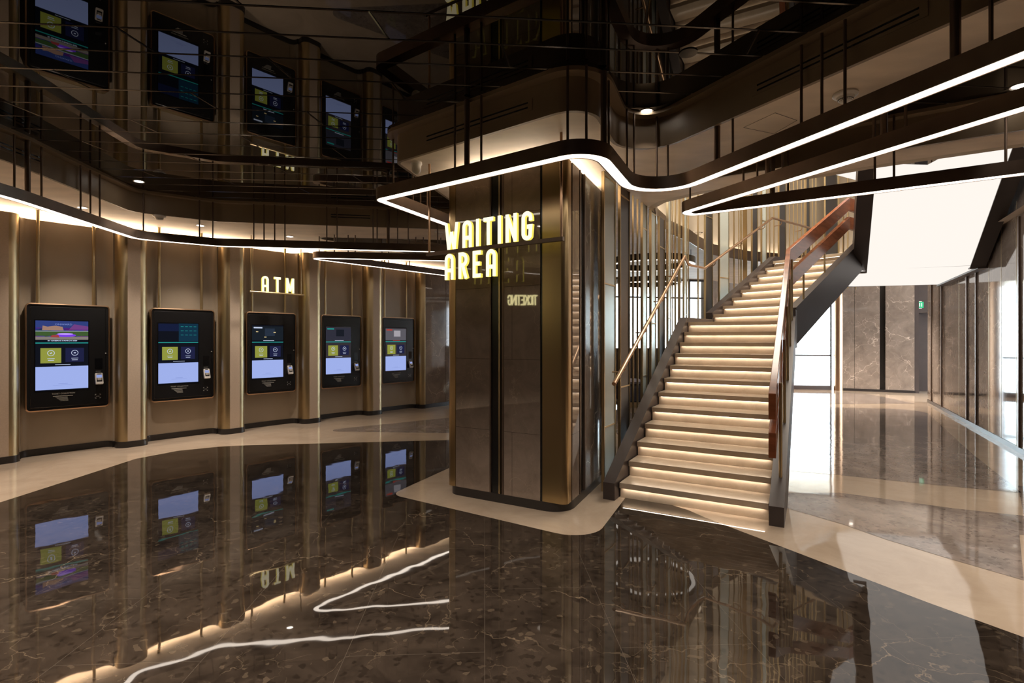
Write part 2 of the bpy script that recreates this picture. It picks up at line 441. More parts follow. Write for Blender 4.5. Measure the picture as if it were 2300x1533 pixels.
# mirror panels: strips of tinted mirror with bevelled edges and dark seams
mm = MB()
th = math.radians(4.5); ax = Vector((math.cos(th), math.sin(th))); ay = Vector((-ax.y, ax.x)); pitch = .285
bev, gap = .008, .003
for k in range(-22, 50):
    x0 = -7 + (k % 3) * .8
    xs = [-9.0]
    while xs[-1] < 9.5: xs.append(x0 if len(xs) == 1 and x0 > -9 else xs[-1] + 2.4)
    for i in range(len(xs) - 1):
        tilt = random.uniform(-.0014, .0014)
        a0, a1 = xs[i] + gap, xs[i + 1] - gap; b0, b1 = k * pitch + gap, (k + 1) * pitch - gap
        sk = .25
        def q(a, b, z):
            v = ax * (a + (b - k * pitch) * sk) + ay * b; return (v.x, v.y, z + (b - (b0 + b1) / 2) * tilt)
        mm.quad(q(a0 + bev, b0 + bev, ZM), q(a0 + bev, b1 - bev, ZM), q(a1 - bev, b1 - bev, ZM), q(a1 - bev, b0 + bev, ZM), mi=0)
        z2 = ZM + .004
        for (p, r, s_, t) in (((a0 + bev, b0 + bev), (a1 - bev, b0 + bev), (a1, b0), (a0, b0)), ((a1 - bev, b1 - bev), (a0 + bev, b1 - bev), (a0, b1), (a1, b1)),
                              ((a1 - bev, b0 + bev), (a1 - bev, b1 - bev), (a1, b1), (a1, b0)), ((a0 + bev, b1 - bev), (a0 + bev, b0 + bev), (a0, b0), (a0, b1))):
            mm.quad(q(*p, ZM), q(*r, ZM), q(*s_, z2), q(*t, z2), mi=1)
# keep only panels above a recess
keepf, keepm = [], []
infl = [offset(h if sum(h[i - 1].cross(h[i]) for i in range(len(h))) > 0 else h[::-1], -.35, True) for h in (main, rec2, rec3)]
for f, mi in zip(mm.f, mm.m):
    if any(inside(V2(mm.v[i]), h) for i in f for h in infl): keepf.append(f); keepm.append(mi)
mm.f, mm.m = keepf, keepm
mm.build('ceiling_mirror', [M['mirror'], M['mirror_edge']], smooth=False, kind='structure', recalc=False)
sb = MB()
for lp in (main, rec2, rec3):
    ccw = sum(lp[i - 1].cross(lp[i]) for i in range(len(lp))) > 0
    l2 = offset(lp if ccw else lp[::-1], -.1, True)
    sb.quad(*[(p.x, p.y, ZM + .012) for p in reversed(l2)])
sb.build('ceiling_backing', M['seam'], smooth=False, kind='structure', recalc=False)

# ---------------------------------------------------------------- kiosk wall (left)
def prof_bay():
    """plan profile of one bay from pilaster to pilaster, local s,n"""
    pts = [(.195, -.20)]
    for k in range(1, 9):
        a = math.pi / 2 * k / 8
        pts.append((.195 + .11 * (1 - math.cos(a)), -.20 - .11 * math.sin(a)))
    mid = BAY / 2
    pts.append((mid, -.32))
    return pts + [(BAY - s, n) for s, n in reversed(pts[:-1])]
def convex(front=.073, r=.105):
    out = []
    for k in range(9):
        a = math.pi / 2 * k / 8
        out.append((front + r * math.sin(a), -r + r * math.cos(a)))
    out.append((front + r, -.205))
    return out
ZW = 3.045
wb, bb = MB(), MB()
path = []
for i in range(-7, 1):                       # bays counted from pilaster 4
    s0 = BAY * i
    cv = convex()
    path += [wl(s0 - s, n) for s, n in reversed(cv)] + [wl(s0 + s, n) for s, n in cv]
    bay = prof_bay()
    bayp = [wl(s0 + s, n) for s, n in bay]
    path += bayp
    th_ = [p - NW * .05 for p in bayp]
    wb.sweep(bayp, [(0, 0), (0, ZW), (.05, ZW), (.05, 0)], pclosed=True)
path += [wl(BAY - s, n) for s, n in reversed(convex())]
wb.build('wall_left', M['fabric'], kind='structure')
bb.sweep(path, [(-.010, 0), (-.010, .085), (.02, .085), (.02, 0)])
bb.build('baseboard_left', M['skirting'], kind='structure')
# cove LED lying behind the wall head
cb = MB(); cl = [wl(BAY * -7.4, -.50), wl(BAY * 3.7, -.50)]
cb.sweep(cl, [(-.02, ZW - .02), (-.02, ZW), (.03, ZW), (.03, ZW - .02)])
tag(cb.build('cove_light', M['cove']), 'hidden warm cove light along the head of the beige kiosk wall', 'light')
cw = MB(); cw.sweep([wl(BAY * -8, -.62), wl(BAY * 4, -.62)], [(0, 0), (0, ZS), (.1, ZS), (.1, 0)])
cw.build('wall_left_core', M['cream_wall'], kind='structure')
# shelf closing the cove
cs = MB(); cs.sweep([wl(BAY * -8, -.62), wl(BAY * 3.7, -.62)], [(0, ZW - .06), (0, ZW - .03), (-.24, ZW - .03), (-.24, ZW - .06)])
cs.build('trim_4', M['cream_wall'], kind='structure')
PNAMES = ['cut by the left picture edge', 'between the two nearest kiosks', 'left of the kiosk under the ATM',
          'right of the kiosk under the ATM sign', 'between the two farthest kiosks']
for j, i in enumerate((-4, -3, -2, -1, 0)):
    c = wl(BAY * i)
    t = thing('pilaster', 'cream stone pilaster with brass rounded edges, ' + PNAMES[j], 'pilaster', (c.x, c.y, 0), 'pilasters of the kiosk wall')
    b = MB(); b.box((*wl(BAY * i - .075, -.30), .085), (*(UW * .15), 0), (*(NW * .30), 0), (0, 0, ZW - .085)); b.build('stone_face', M['pilaster_stone'], t)
    for sg in (-1, 1):
        b = MB(); cvp = [wl(BAY * i + sg * s, n) for s, n in convex()]
        inner = [p for p in offset(cvp, .012 * sg)]
        b.prism(cvp + [wl(BAY * i + sg * .074, -.205)], .085, ZW + .0)
        b.build('brass_edge', M['brass'], t)
for i in (-7, -6, -5):
    c = wl(BAY * i); b = MB(); b.prism([wl(BAY * i + s, n) for s, n in [(-x, y) for x, y in reversed(convex())] + convex()], 0, ZW)
    b.build('wall_left_pier', M['pilaster_stone'], kind='structure')
# last brass edge and marble wall beyond the fifth kiosk
i = 1
t = thing('brass_edge_post', 'rounded brass post ending the kiosk wall where brown marble starts', 'trim', (*wl(BAY), 0))
b = MB(); cvp = [wl(BAY - s, n) for s, n in convex(front=.073)]
b.prism(cvp + [wl(BAY - .073, -.205)], .085, ZW); b.build('brass_edge', M['brass'], t)
b = MB()
b.box((*wl(BAY - .073, -.2), 0), (*(UW * .62), 0), (*(NW * .17), 0), (0, 0, ZW)); b.box((*wl(BAY + .555, -.2), 0), (*(UW * .8), 0), (*(NW * .17), 0), (0, 0, ZW))
b.box((*wl(BAY + 1.365, -.2), 0), (*(UW * 4.2), 0), (*(NW * .17), 0), (0, 0, ZW))
b.build('wall_left_marble', M['brown_marble'], kind='structure')
b = MB(); b.box((*wl(BAY - .06, -.03), 0), (*(UW * 5.6), 0), (*(NW * .02), 0), (0, 0, .085)); b.build('baseboard_left', M['skirting'], kind='structure')

# ---------------------------------------------------------------- kiosks
def rrect(w_, h_, r, n=6):
    out = []
    for cx, cy, a0 in ((w_ / 2 - r, h_ / 2 - r, 0), (-w_ / 2 + r, h_ / 2 - r, 90), (-w_ / 2 + r, -h_ / 2 + r, 180), (w_ / 2 - r, -h_ / 2 + r, 270)):
        for k in range(n + 1):
            a = math.radians(a0 + 90 * k / n); out.append((cx + r * math.cos(a), cy + r * math.sin(a)))
    return out
FONT = bpy.data.curves.new('f', 'FONT').font
def text_mesh(txt, size, fr, x, z, d, mat, name, parent, align='CENTER', bold=0.0, sx=1.0, mirror=False):
    """flat lettering put on frame fr (origin, u, n)"""
    cu = bpy.data.curves.new('t', 'FONT'); cu.body = txt; cu.size = size; cu.align_x = align; cu.align_y = 'CENTER'; cu.offset = bold; cu.resolution_u = 2
    o = bpy.data.objects.new('t', cu); COL.objects.link(o)
    dg = bpy.context.evaluated_depsgraph_get()
    me = bpy.data.meshes.new_from_object(o.evaluated_get(dg)); bpy.data.objects.remove(o)
    O, U, Nn = fr
    for v in me.vertices:
        p = O + U * (x + v.co.x * sx) + Vector((0, 0, z + v.co.y)) + Nn * d
        v.co = p
    me.materials.clear(); me.materials.append(mat)
    ob = bpy.data.objects.new(name, me); COL.objects.link(ob)
    if parent: ob.parent = parent; ob.matrix_parent_inverse = parent.matrix_basis.inverted()
    return ob
KLAB = ['large black wall kiosk nearest the left edge, colourful film picture on its screen',
        'black wall kiosk second from the left, screen with dark blue upper part',
        'black wall kiosk hanging under the glowing ATM sign',
        'black wall kiosk fourth from the left, next after the ATM sign',
        'smallest and farthest black wall kiosk, red lettering on its screen']
KW, KH, KZ = .86, 1.385, 1.272
for j in range(5):
    i = -4 + j
    c = wl(BAY * (i + .5), -.32)
    t = thing('ticket_kiosk', KLAB[j], 'kiosk', (c.x, c.y, 0), 'ticket kiosks on the beige wall')
    U3 = Vector((UW.x, UW.y, 0)); N3 = Vector((NW.x, NW.y, 0)); O = Vector((c.x, c.y, KZ))
    fr = (O, U3, N3)
    def P(x, z, d): return O + U3 * x + Vector((0, 0, z)) + N3 * d
    # housing
    b = MB(); rr = rrect(KW - .02, KH - .02, .045); n = len(rr)
    levels = [(0, 1), (.135, 1)]
    base = len(b.v)
    for d, s_ in levels: b.v += [tuple(P(x * s_, z * s_, d)) for x, z in rr]
    for k in range(n):
        k2 = (k + 1) % n; b.f.append((k, k2, n + k2, n + k)); b.m.append(0)
    b.f.append(tuple(range(n))); b.m.append(0); b.f.append(tuple(range(n, 2 * n))); b.m.append(0)
    b.build('housing', M['brass'], t)
    # brass rim
    b = MB(); rim = rrect(KW, KH, .05); rin = rrect(KW - .028, KH - .028, .038)
    for d in (.135, .158): b.v += [tuple(P(x, z, d)) for x, z in rim]
    b.v += [tuple(P(x, z, .162)) for x, z in rin] + [tuple(P(x, z, .140)) for x, z in rin]
    for lv in range(3):
        for k in range(n):
            k2 = (k + 1) % n; b.f.append((lv * n + k, lv * n + k2, (lv + 1) * n + k2, (lv + 1) * n + k)); b.m.append(0)
    b.build('rim', M['copper'], t)
    # black front panel, slightly stepped
    b = MB()
    for w2, h2, d, r in ((KW - .028, KH - .028, .150, .038), (KW - .09, KH - .09, .150, .02), (KW - .10, KH - .10, .156, .02)):
        b.v += [tuple(P(x, z, d)) for x, z in rrect(w2, h2, r)]
    for lv in range(2):
        for k in range(n):
            k2 = (k + 1) % n; b.f.append((lv * n + k, lv * n + k2, (lv + 1) * n + k2, (lv + 1) * n + k)); b.m.append(0)
    b.f.append(tuple(range(2 * n, 3 * n))); b.m.append(0)
    b.build('front_panel', M['kiosk'], t)
    # screen: bezel and picture fields
    sx0, sx1, sz1, sz0 = -.335, .195, .47, -.435
    b = MB(); b.quad(P(sx0 - .012, sz0 - .012, .1568), P(sx1 + .012, sz0 - .012, .1568), P(sx1 + .012, sz1 + .012, .1568), P(sx0 - .012, sz1 + .012, .1568))
    scr = b.build('screen', M['blackglass'], t, smooth=False)
    d = .158
    def rect(name, x0, z0, x1, z1, mat, dd=0):
        q = MB().quad(P(x0, z0, d + dd), P(x1, z0, d + dd), P(x1, z1, d + dd), P(x0, z1, d + dd))
        return q.build(name, mat, scr, smooth=False, recalc=False)
    W_ = sx1 - sx0; H_ = sz1 - sz0
    X = lambda u: sx0 + u * W_
    Z = lambda v: sz1 - v * H_
    rect('menu_field', X(0), Z(1), X(1), Z(0), M['scr_dark'] if j != 3 and j != 4 else M['scr_grey'])
    rect('pale_field', X(0), Z(.985), X(1), Z(.655), M['scr_pale'], .001)
    rect('teal_line', X(0), Z(.325), X(1), Z(.310), M['scr_teal'], .001)
    rect('green_tile', X(.09), Z(.605), X(.475), Z(.39), M['scr_green'], .001)
    rect('navy_tile', X(.555), Z(.595), X(.915), Z(.39), M['scr_navy'], .001)
    for nm, cx, mt in (('green_tile_icon', .283, M['scr_text']), ('navy_tile_icon', .735, M['scr_text'])):
        q = MB(); r0, r1 = .037, .031; N_ = 20
        for k in range(N_):
            a = 2 * math.pi * k / N_; a2 = 2 * math.pi * (k + 1) / N_
            cc = (X(cx), Z(.462))
            q.quad(*[P(cc[0] + rr_ * math.cos(aa), cc[1] + rr_ * math.sin(aa), d + .002) for rr_, aa in ((r1, a), (r0, a), (r0, a2), (r1, a2))])
        tl = .5 if cx < .5 else 0
        pts4 = [(-.011, -.006), (.011, -.006), (.011, .006), (-.011, .006)]
        q.quad(*[P(X(cx) + x * math.cos(tl) - z * math.sin(tl), Z(.462) + x * math.sin(tl) + z * math.cos(tl), d + .002) for x, z in pts4])
        q.quad(*[P(X(cx) + x, Z(.565) + z, d + .002) for x, z in ((-.030, -.004), (.030, -.004), (.030, .004), (-.030, .004))])
        q.quad(*[P(X(cx) + x, Z(.540) + z, d + .002) for x, z in ((-.036, -.003), (.036, -.003), (.036, .002), (-.036, .002))])
        q.build(nm, mt, scr, smooth=False, recalc=False)
    rect('hint_line', X(.36), Z(.632), X(.65), Z(.626), M['scr_text'], .001)
    rect('pale_caption', X(.42), Z(.905), X(.60), Z(.90), M['scr_text_dim'], .002)
    rect('pale_caption', X(.32), Z(.925), X(.70), Z(.922), M['scr_text_dim'], .002)
    if j == 0:
        rect('film_picture', X(0), Z(.27), X(1), Z(.045), M['poster'], .001)
        def flat(nm, pts_, c_, dd):
            MB().quad(*[P(X(a_), Z(b_), d + dd) for a_, b_ in pts_]).build(nm, emit(nm, c_, .29), scr, smooth=False)
        flat('picture_sky', [(0, .10), (1, .10), (1, .0), (0, .0)], (.03, .05, .20), .0015)
        flat('picture_houses', [(.12, .135), (.52, .135), (.50, .085), (.36, .07), (.22, .085), (.13, .07)], (.34, .20, .15), .002)
        flat('picture_roof', [(.62, .125), (1, .125), (1, .075), (.72, .045)], (.16, .05, .22), .002)
        flat('picture_hedge', [(0, .215), (1, .215), (1, .14), (0, .14)], (.05, .10, .03), .0022)
        flat('picture_road', [(0, .27), (1, .27), (1, .225), (0, .225)], (.22, .19, .17), .0022)
        flat('picture_haze', [(0, .155), (1, .150), (1, .138), (0, .143)], (.30, .34, .42), .0024)
        q = MB()
        for cx, cz, rx, rz, dd in ((.56, .207, .20, .024, .003),):
            q.quad(*[P(X(cx) + W_ * rx * math.cos(a), Z(cz) + H_ * rz * math.sin(a), d + dd) for a in [2 * math.pi * k / 20 for k in range(20)]])
        q.build('picture_swirl', emit('swirl', (.16, .04, .62), .35), scr, smooth=False, recalc=False)
        q = MB(); q.quad(*[P(X(.55) + W_ * .15 * math.cos(a), Z(.188) + H_ * .012 * math.sin(a), d + .0035) for a in [2 * math.pi * k / 20 for k in range(20)]])
        q.build('picture_swirl', emit('swirl_light', (.45, .28, .95), .35), scr, smooth=False, recalc=False)
        flat('picture_red_shape', [(.27, .235), (.44, .24), (.42, .20), (.30, .205)], (.34, .05, .05), .004)
        text_mesh('ONWARD', .030, fr, X(.52), Z(.05), d + .004, M['scr_text_dim'], 'film_title', scr, sx=1.25)
        text_mesh('IN CINEMAS 5 MARCH 2020', .023, fr, X(.5), Z(.285), d + .003, M['scr_text'], 'caption', scr, bold=.0006, sx=1.05)
    elif j == 1:
        rect('film_picture', X(0), Z(.13), X(1), Z(.01), emit('scr_blue_a', (.012, .018, .06), .2), .001)
        rect('film_picture', X(.5), Z(.30), X(1), Z(.0), emit('scr_blue_b', (.010, .045, .085), .2), .0015)
        for k in range(12):
            rect('list_line', X(.55 + .11 * (k % 4)), Z(.055 + .07 * (k // 4)), X(.62 + .11 * (k % 4)), Z(.048 + .07 * (k // 4)), M['scr_teal'], .002)
    else:
        rect('film_picture', X(.0), Z(.28), X(1), Z(.02), emit('scr_pic%d' % j, ((.010, .014, .02), (.028, .028, .042), (.10, .095, .11))[j - 2], .3), .001)
        rect('film_picture', X(.40), Z(.20), X(.72), Z(.06), emit('scr_pic_b%d' % j, ((.02, .03, .05), (.010, .012, .018), (.35, .33, .36))[j - 2], .3), .0015)
        rect('caption', X(.35), Z(.292), X(.70), Z(.28), M['scr_text'] if j < 4 else M['scr_red'], .002)
        rect('film_title', X(.05), Z(.06), X(.32), Z(.035), (M['scr_text'], M['scr_teal'], M['scr_red'])[j - 2], .002)
        if j == 2:
            q = MB()
            for cx, cz in ((.12, .13), (.68, .14), (.38, .23)): q.quad(P(X(cx), Z(cz), d + .002), P(X(cx + .07), Z(cz), d + .002), P(X(cx + .07), Z(cz - .015), d + .002), P(X(cx), Z(cz - .015), d + .002))
            q.build('film_highlights', emit('scr_gold', (.55, .42, .2), .4), scr, smooth=False, recalc=False)
    # printed instructions and slots
    text_mesh('TICKET COLLECTION', .024, fr, -.06, -.478, .1575, M['print'], 'collection_label', t)
    q = MB(); q.box(P(-.165, -.512, .156), U3 * .20, Vector((0, 0, .006)), N3 * .003, 0)
    for k in range(5):
        q.box(P(-.14 + .012 * k, -.525 - .012 * k, .156), U3 * (.12 - .01 * k), Vector((0, 0, .0035)), N3 * .002)
    q.build('ticket_slot', M['print'], t, smooth=False)
    q = MB()
    for sx_, sz_ in ((-1, 1), (1, 1), (-1, -1), (1, -1)):
        cx, cz = .30 + sx_ * .032, -.545 + sz_ * .026; q = MB()
        q.box(P(cx - (0.016 if sx_ > 0 else 0), cz, .156), U3 * .016, Vector((0, 0, .004)), N3 * .002)
        q.box(P(cx - (0.004 if sx_ > 0 else 0), cz - (.012 if sz_ > 0 else -.0), .156), U3 * .004, Vector((0, 0, .014)), N3 * .002)
        q.build('scan_bracket', M['print'], t, smooth=False)
    text_mesh('SCAN', .015, fr, .30, -.545, .158, M['print'], 'scan_label', t)
    q = MB(); q.box(P(.265, -.175, .150), U3 * .085, Vector((0, 0, .145)), N3 * .008); q.build('receipt_slot', M['blackglass'], t)
    text_mesh('PAYMENT', .013, fr, .305, -.205, .158, M['print'], 'payment_label', t)
    q = MB(); q.lathe(P(.385, .04, .155), [(.0001, .006), (.008, .006), (.008, 0)], 12, ax=N3); q.build('lock', M['silver'], t)
    # card terminal, tilted towards the user
    tb = MB(); up = (Vector((0, 0, 1)) + N3 * -.35).normalized(); ou = up.cross(U3) * -1
    if ou.dot(N3) < 0: ou = -ou
    Q = P(.265, -.395, .165) + ou * .03
    body = rrect(.085, .155, .012, 4); nn_ = len(body); cQ = Q + U3 * .042 + up * .078
    for dd in (0, .035): tb.v += [tuple(cQ + U3 * x + up * z + ou * dd) for x, z in body]
    for k in range(nn_):
        k2 = (k + 1) % nn_; tb.f.append((k, k2, nn_ + k2, nn_ + k)); tb.m.append(0)
    tb.f.append(tuple(range(nn_))); tb.m.append(0); tb.f.append(tuple(range(nn_, 2 * nn_))); tb.m.append(0)
    tb.box(P(.285, -.36, .15), U3 * .045, N3 * .06, Vector((0, 0, .07)))
    term = tb.build('card_terminal', M['silver'], t, bevel=.003)
    q = MB(); q.quad(*[cQ + U3 * x + up * z + ou * .0362 for x, z in ((-.030, .012), (.030, .012), (.030, .050), (-.030, .050))]); q.build('display', emit('term_disp', (.30, .38, .75), .25), term, smooth=False)
    q = MB(); q.quad(*[cQ + U3 * x + up * z + ou * .0362 for x, z in ((-.030, -.045), (.030, -.045), (.030, .003), (-.030, .003))])
    q.build('keypad', M['kiosk'], term, smooth=False)
    q = MB(); q.quad(*[cQ + U3 * x + up * z + ou * .0362 for x, z in ((-.020, .058), (.020, .058), (.020, .068), (-.020, .068))]); q.build('card_slot', M['kiosk'], term, smooth=False)
    # two brass tubes up to the soffit
    for x in (-.30, .27):
        q = MB(); q.tube([P(x, KH / 2 - .02, .075), P(x, ZS - KZ, .075)], .019, 14); q.build('support_tube', M['brass'], t)

# ---------------------------------------------------------------- lettering of the hanging signs
def arc(cx, cz, rx, rz, a0, a1, n=10):
    return [(cx + rx * math.cos(math.radians(a0 + (a1 - a0) * k / n)), cz + rz * math.sin(math.radians(a0 + (a1 - a0) * k / n))) for k in range(n + 1)]
ST = .145; h = ST / 2
def glyph(ch):
    if ch == 'A': w_ = .44; return w_, [[(h, 0)] + arc(w_ / 2, .76, w_ / 2 - h, .24 - h, 180, 0) + [(w_ - h, 0)], [(h, .36), (w_ - h, .36)]]
    if ch == 'T': w_ = .44; return w_, [[(0, 1 - h), (w_, 1 - h)], [(w_ / 2, 1 - h), (w_ / 2, 0)]]
    if ch == 'M': w_ = .56; return w_, [[(h, 0), (h, 1)], [(h * 1.15, .97), (w_ / 2, .12)], [(w_ / 2, .12), (w_ - h * 1.15, .97)], [(w_ - h, 1), (w_ - h, 0)]]
    if ch == 'W': w_ = .66; return w_, [[(h, 1), (.20, 0)], [(.20, .0), (w_ / 2, .66)], [(w_ / 2, .66), (w_ - .20, .0)], [(w_ - .20, .0), (w_ - h, 1)]]
    if ch == 'I': return ST, [[(h, 0), (h, 1)]]
    if ch == 'N': w_ = .47; return w_, [[(h, 0), (h, .99)], [(h, .93), (w_ - h, .07)], [(w_ - h, .01), (w_ - h, 1)]]
    if ch == 'G': w_ = .44; return w_, [[(w_ - h, .66)] + arc(w_ / 2, .76, w_ / 2 - h, .24 - h, 0, 180) + arc(w_ / 2, .24, w_ / 2 - h, .24 - h, 180, 360)[:-2] + [(w_ - h, .54 - h), (w_ / 2, .54 - h)]]
    if ch == 'R': w_ = .44; return w_, [[(h, 0), (h, 1 - h)] + arc(.20, .72, w_ - .20 - h, .28 - h, 90, -90) + [(h * 1.9, .44 + h)], [(.22, .46), (w_ - h, 0)]]
    if ch == 'E': w_ = .38; return w_, [[(w_, h), (h, h), (h, 1 - h), (w_, 1 - h)], [(h, .52), (w_ - .05, .52)]]
    if ch == 'C': w_ = .42; return w_, [[(w_ - h, .66)] + arc(w_ / 2, .76, w_ / 2 - h, .24 - h, 0, 180) + arc(w_ / 2, .24, w_ / 2 - h, .24 - h, 180, 360) + [(w_ - h, .34)]]
    if ch == 'K': w_ = .44; return w_, [[(h, 0), (h, 1)], [(h, .42), (w_ - h, 1)], [(.2, .6), (w_ - h, 0)]]
def letter(ch, size, O, U, Nn, parent, thick=.03, face='sign_face'):
    """one solid glowing letter: O = lower left corner"""
    w_, strokes = glyph(ch)
    b = MB()
    for st in strokes:
        p2 = [Vector(q) for q in st]
        lf = offset(p2, ST / 2); rt = offset(p2, -ST / 2)
        ns = len(p2)
        for k in range(ns - 1):
            c4 = [lf[k], rt[k], rt[k + 1], lf[k + 1]]
            fr_ = [O + U * (q.x * size) + Vector((0, 0, q.y * size)) + Nn * thick / 2 for q in c4]
            bk = [O + U * (q.x * size) + Vector((0, 0, q.y * size)) - Nn * thick / 2 for q in c4]
            b.quad(*fr_, mi=0); b.quad(*reversed(bk), mi=2)
            b.quad(fr_[0], fr_[3], bk[3], bk[0], mi=1); b.quad(fr_[1], bk[1], bk[2], fr_[2], mi=1)
            if k == 0: b.quad(fr_[0], bk[0], bk[1], fr_[1], mi=1)
            if k == ns - 2: b.quad(fr_[2], bk[2], bk[3], fr_[3], mi=1)
    b.build('letter_' + ch.lower(), [M[face], M['sign_side'], M['black']], parent, smooth=False, recalc=False)
    return w_ * size
def word(txt, size, O, U, Nn, width, parent, face='sign_face'):
    ws = [glyph(c)[0] * size for c in txt]
    g = (width - sum(ws)) / (len(txt) - 1) if len(txt) > 1 else 0
    x = 0
    for c, w_ in zip(txt, ws):
        letter(c, size, O + U * x, U, Nn, parent, face=face); x += w_ + g
# WAITING AREA
s0 = Vector((-.80, 4.960)); s1 = Vector((.42, 4.18)); SU = (s1 - s0).normalized(); SU3 = Vector((SU.x, SU.y, 0)); SN3 = Vector((SU.y, -SU.x, 0))
zb = 2.307
t = thing('waiting_area_sign', 'glowing yellow-white WAITING AREA letters on a brass bar in front of the column', 'sign', (s1.x, s1.y, zb))
b = MB(); b.box((s0.x, s0.y, zb - .016), SU3 * ((s1 - s0).length), SN3 * .03, (0, 0, .032)); b.build('bar', M['bronze'], t)
for p, top in ((s0 + SU * .03, ZS), (s1 - SU * .02, ZS)):
    b = MB()
    b.tube([(p.x + SN3.x * .015, p.y + SN3.y * .015, zb), (p.x + SN3.x * .015, p.y + SN3.y * .015, top)], .011, 12); b.build('hanger_rod', M['copper'], t)
wL = on(s0, s1, 1003.5); wR = on(s0, s1, 1200); aR = on(s0, s1, 1118)
word('WAITING', .243, Vector((wL.x, wL.y, zb + .018)) + SN3 * .015, SU3, SN3, (wR - wL).length, t)
word('AREA', .238, Vector((wL.x, wL.y, zb - .258)) + SN3 * .015, SU3, SN3, (aR - wL).length, t)
# ATM
c = wl(-BAY * 1.5, .22); U3 = Vector((UW.x, UW.y, 0)); N3 = Vector((NW.x, NW.y, 0))
L0, L1 = wl(-BAY * 2, .22), wl(-BAY, .22)
a0 = on(L0, L1, 561); a1 = on(L0, L1, 683); zb = 2.262
t = thing('atm_sign', 'glowing yellow-white ATM letters on a thin brass bar', 'sign', (a0.x, a0.y, zb))
b = MB(); b.tube([(a0.x, a0.y, zb), (a1.x, a1.y, zb)], .016, 12); b.build('bar', M['brass'], t)
for p in (on(L0, L1, 564), on(L0, L1, 676)):
    b = MB(); b.tube([(p.x, p.y, zb), (p.x, p.y, ZS)], .008, 8); b.build('hanger_rod', M['brass'], t)
q0 = on(L0, L1, 587.5); q1 = on(L0, L1, 660)
word('ATM', .252, Vector((q0.x, q0.y, zb + .016)), U3, N3, (q1 - q0).length, t)
# TICKETING, left of the photographer, seen in the column's polish
cA = Vector((.468, 4.447)); ca = Vector((.866, -.5)); cm = Vector((-.5, -.866))
D = 12.0
def refl(px):
    v = Vector(((px - 1150) / F * D, D)); return v - 2 * (v - cA).dot(cm) * cm
r0, r1 = refl(1140), refl(1207)
ru = (r0 - r1).normalized(); rn = Vector((ru.y, -ru.x))
if rn.dot(cA - r0) < 0: rn = -rn
zt = EYE + (YH - 685) / F * D
t = thing('ticketing_sign', 'glowing TICKETING letters seen mirrored in the polished column face', 'sign', (r1.x, r1.y, zt))
start = r1 if Vector((ru.y, -ru.x)).dot(cA - r0) > 0 else r0
uu = ru if start is r1 else -ru
word('TICKETING', .235, Vector((start.x, start.y, zt)), Vector((uu.x, uu.y, 0)), Vector((rn.x, rn.y, 0)), (r0 - r1).length, t, face='sign_hot')
b = MB(); b.tube([(start.x - uu.x * .15, start.y - uu.y * .15, zt - .02), (start.x + uu.x * .95, start.y + uu.y * .95, zt - .02)], .015, 10); b.build('bar', M['brass'], t)
b = MB(); p_ = start - uu * .1; b.tube([(p_.x, p_.y, zt), (p_.x, p_.y, ZM)], .01, 8); b.build('hanger_rod', M['brass'], t)

# ---------------------------------------------------------------- column
cb_ = Vector((.417, .909)).normalized()
cB = cA - ca * 1.272; cC = cA + cb_ * 1.28; cD = cB + Vector((.5, .866)) * 1.15
t = thing('column', 'square brown marble column with rounded brass corners and black strip', 'column', (0, 5.2, 0))
ZC = 3.06
core = rounded([cB, cA, cC, cD], [.13, .20, .05, .1], n=12)
inn = offset(core, .03, True) if sum(core[i - 1].cross(core[i]) for i in range(len(core))) > 0 else offset(core, -.03, True)
b = MB(); b.prism(inn, 0, ZC - .02); b.build('core', M['blackglass'], t)
b = MB(); b.prism(core, 0, .082); b.build('base_plinth', M['skirting'], t)
def slab(p, q, nrm, z0, z1, mat, name, depth=.04, out=0.0):
    """flat panel between plan points p,q on the column skin"""
    b = MB(); n3 = Vector((nrm.x, nrm.y, 0))
    b.box(Vector((p.x, p.y, z0)) + n3 * (out - depth), Vector((q.x - p.x, q.y - p.y, 0)), n3 * depth, (0, 0, z1 - z0))
    return b.build(name, mat, t)
fn = Vector((-.5, -.866))
def cf(px): return on(cB, cA, px)
slab(cf(1024), cf(1100), fn, .082, ZC, M['column_marble'], 'marble_panel')
slab(cf(1132), cf(1213), fn, .082, ZC, M['column_marble'], 'marble_panel')
slab(cf(1100), cf(1103), fn, .082, ZC, M['bronze'], 'bronze_strip', out=.004)
slab(cf(1120), cf(1123.5), fn, .082, ZC, M['brass'], 'brass_strip', out=.004)
slab(cf(1127), cf(1131.5), fn, .082, ZC, M['bronze'], 'bronze_strip', out=.002)
slab(cf(1103), cf(1120), fn, .082, ZC, M['black'], 'black_strip', out=-.01, depth=.03)
slab(cf(1213), cf(1217), fn, .082, ZC, M['black'], 'black_strip', out=-.01, depth=.03)
rn_ = Vector((cb_.y, -cb_.x))
def cr_(px): return on(cA, cC, px)
slab(cr_(1286), cr_(1301), rn_, .082, ZC, M['column_marble'], 'marble_panel')
slab(cr_(1302), cr_(1304), rn_, .082, ZC, M['bronze'], 'bronze_strip', out=.004)
slab(cr_(1304), cr_(1312), rn_, .082, ZC, M['black'], 'black_strip', out=-.01, depth=.03)
slab(cr_(1312), cr_(1314), rn_, .082, ZC, M['bronze'], 'bronze_strip', out=.006)
slab(cr_(1315), cr_(1349), rn_, .082, ZC, M['brown_marble'], 'marble_panel')
slab(cr_(1350), cr_(1354), rn_, .082, ZC, M['blackglass'], 'black_strip', out=.003)
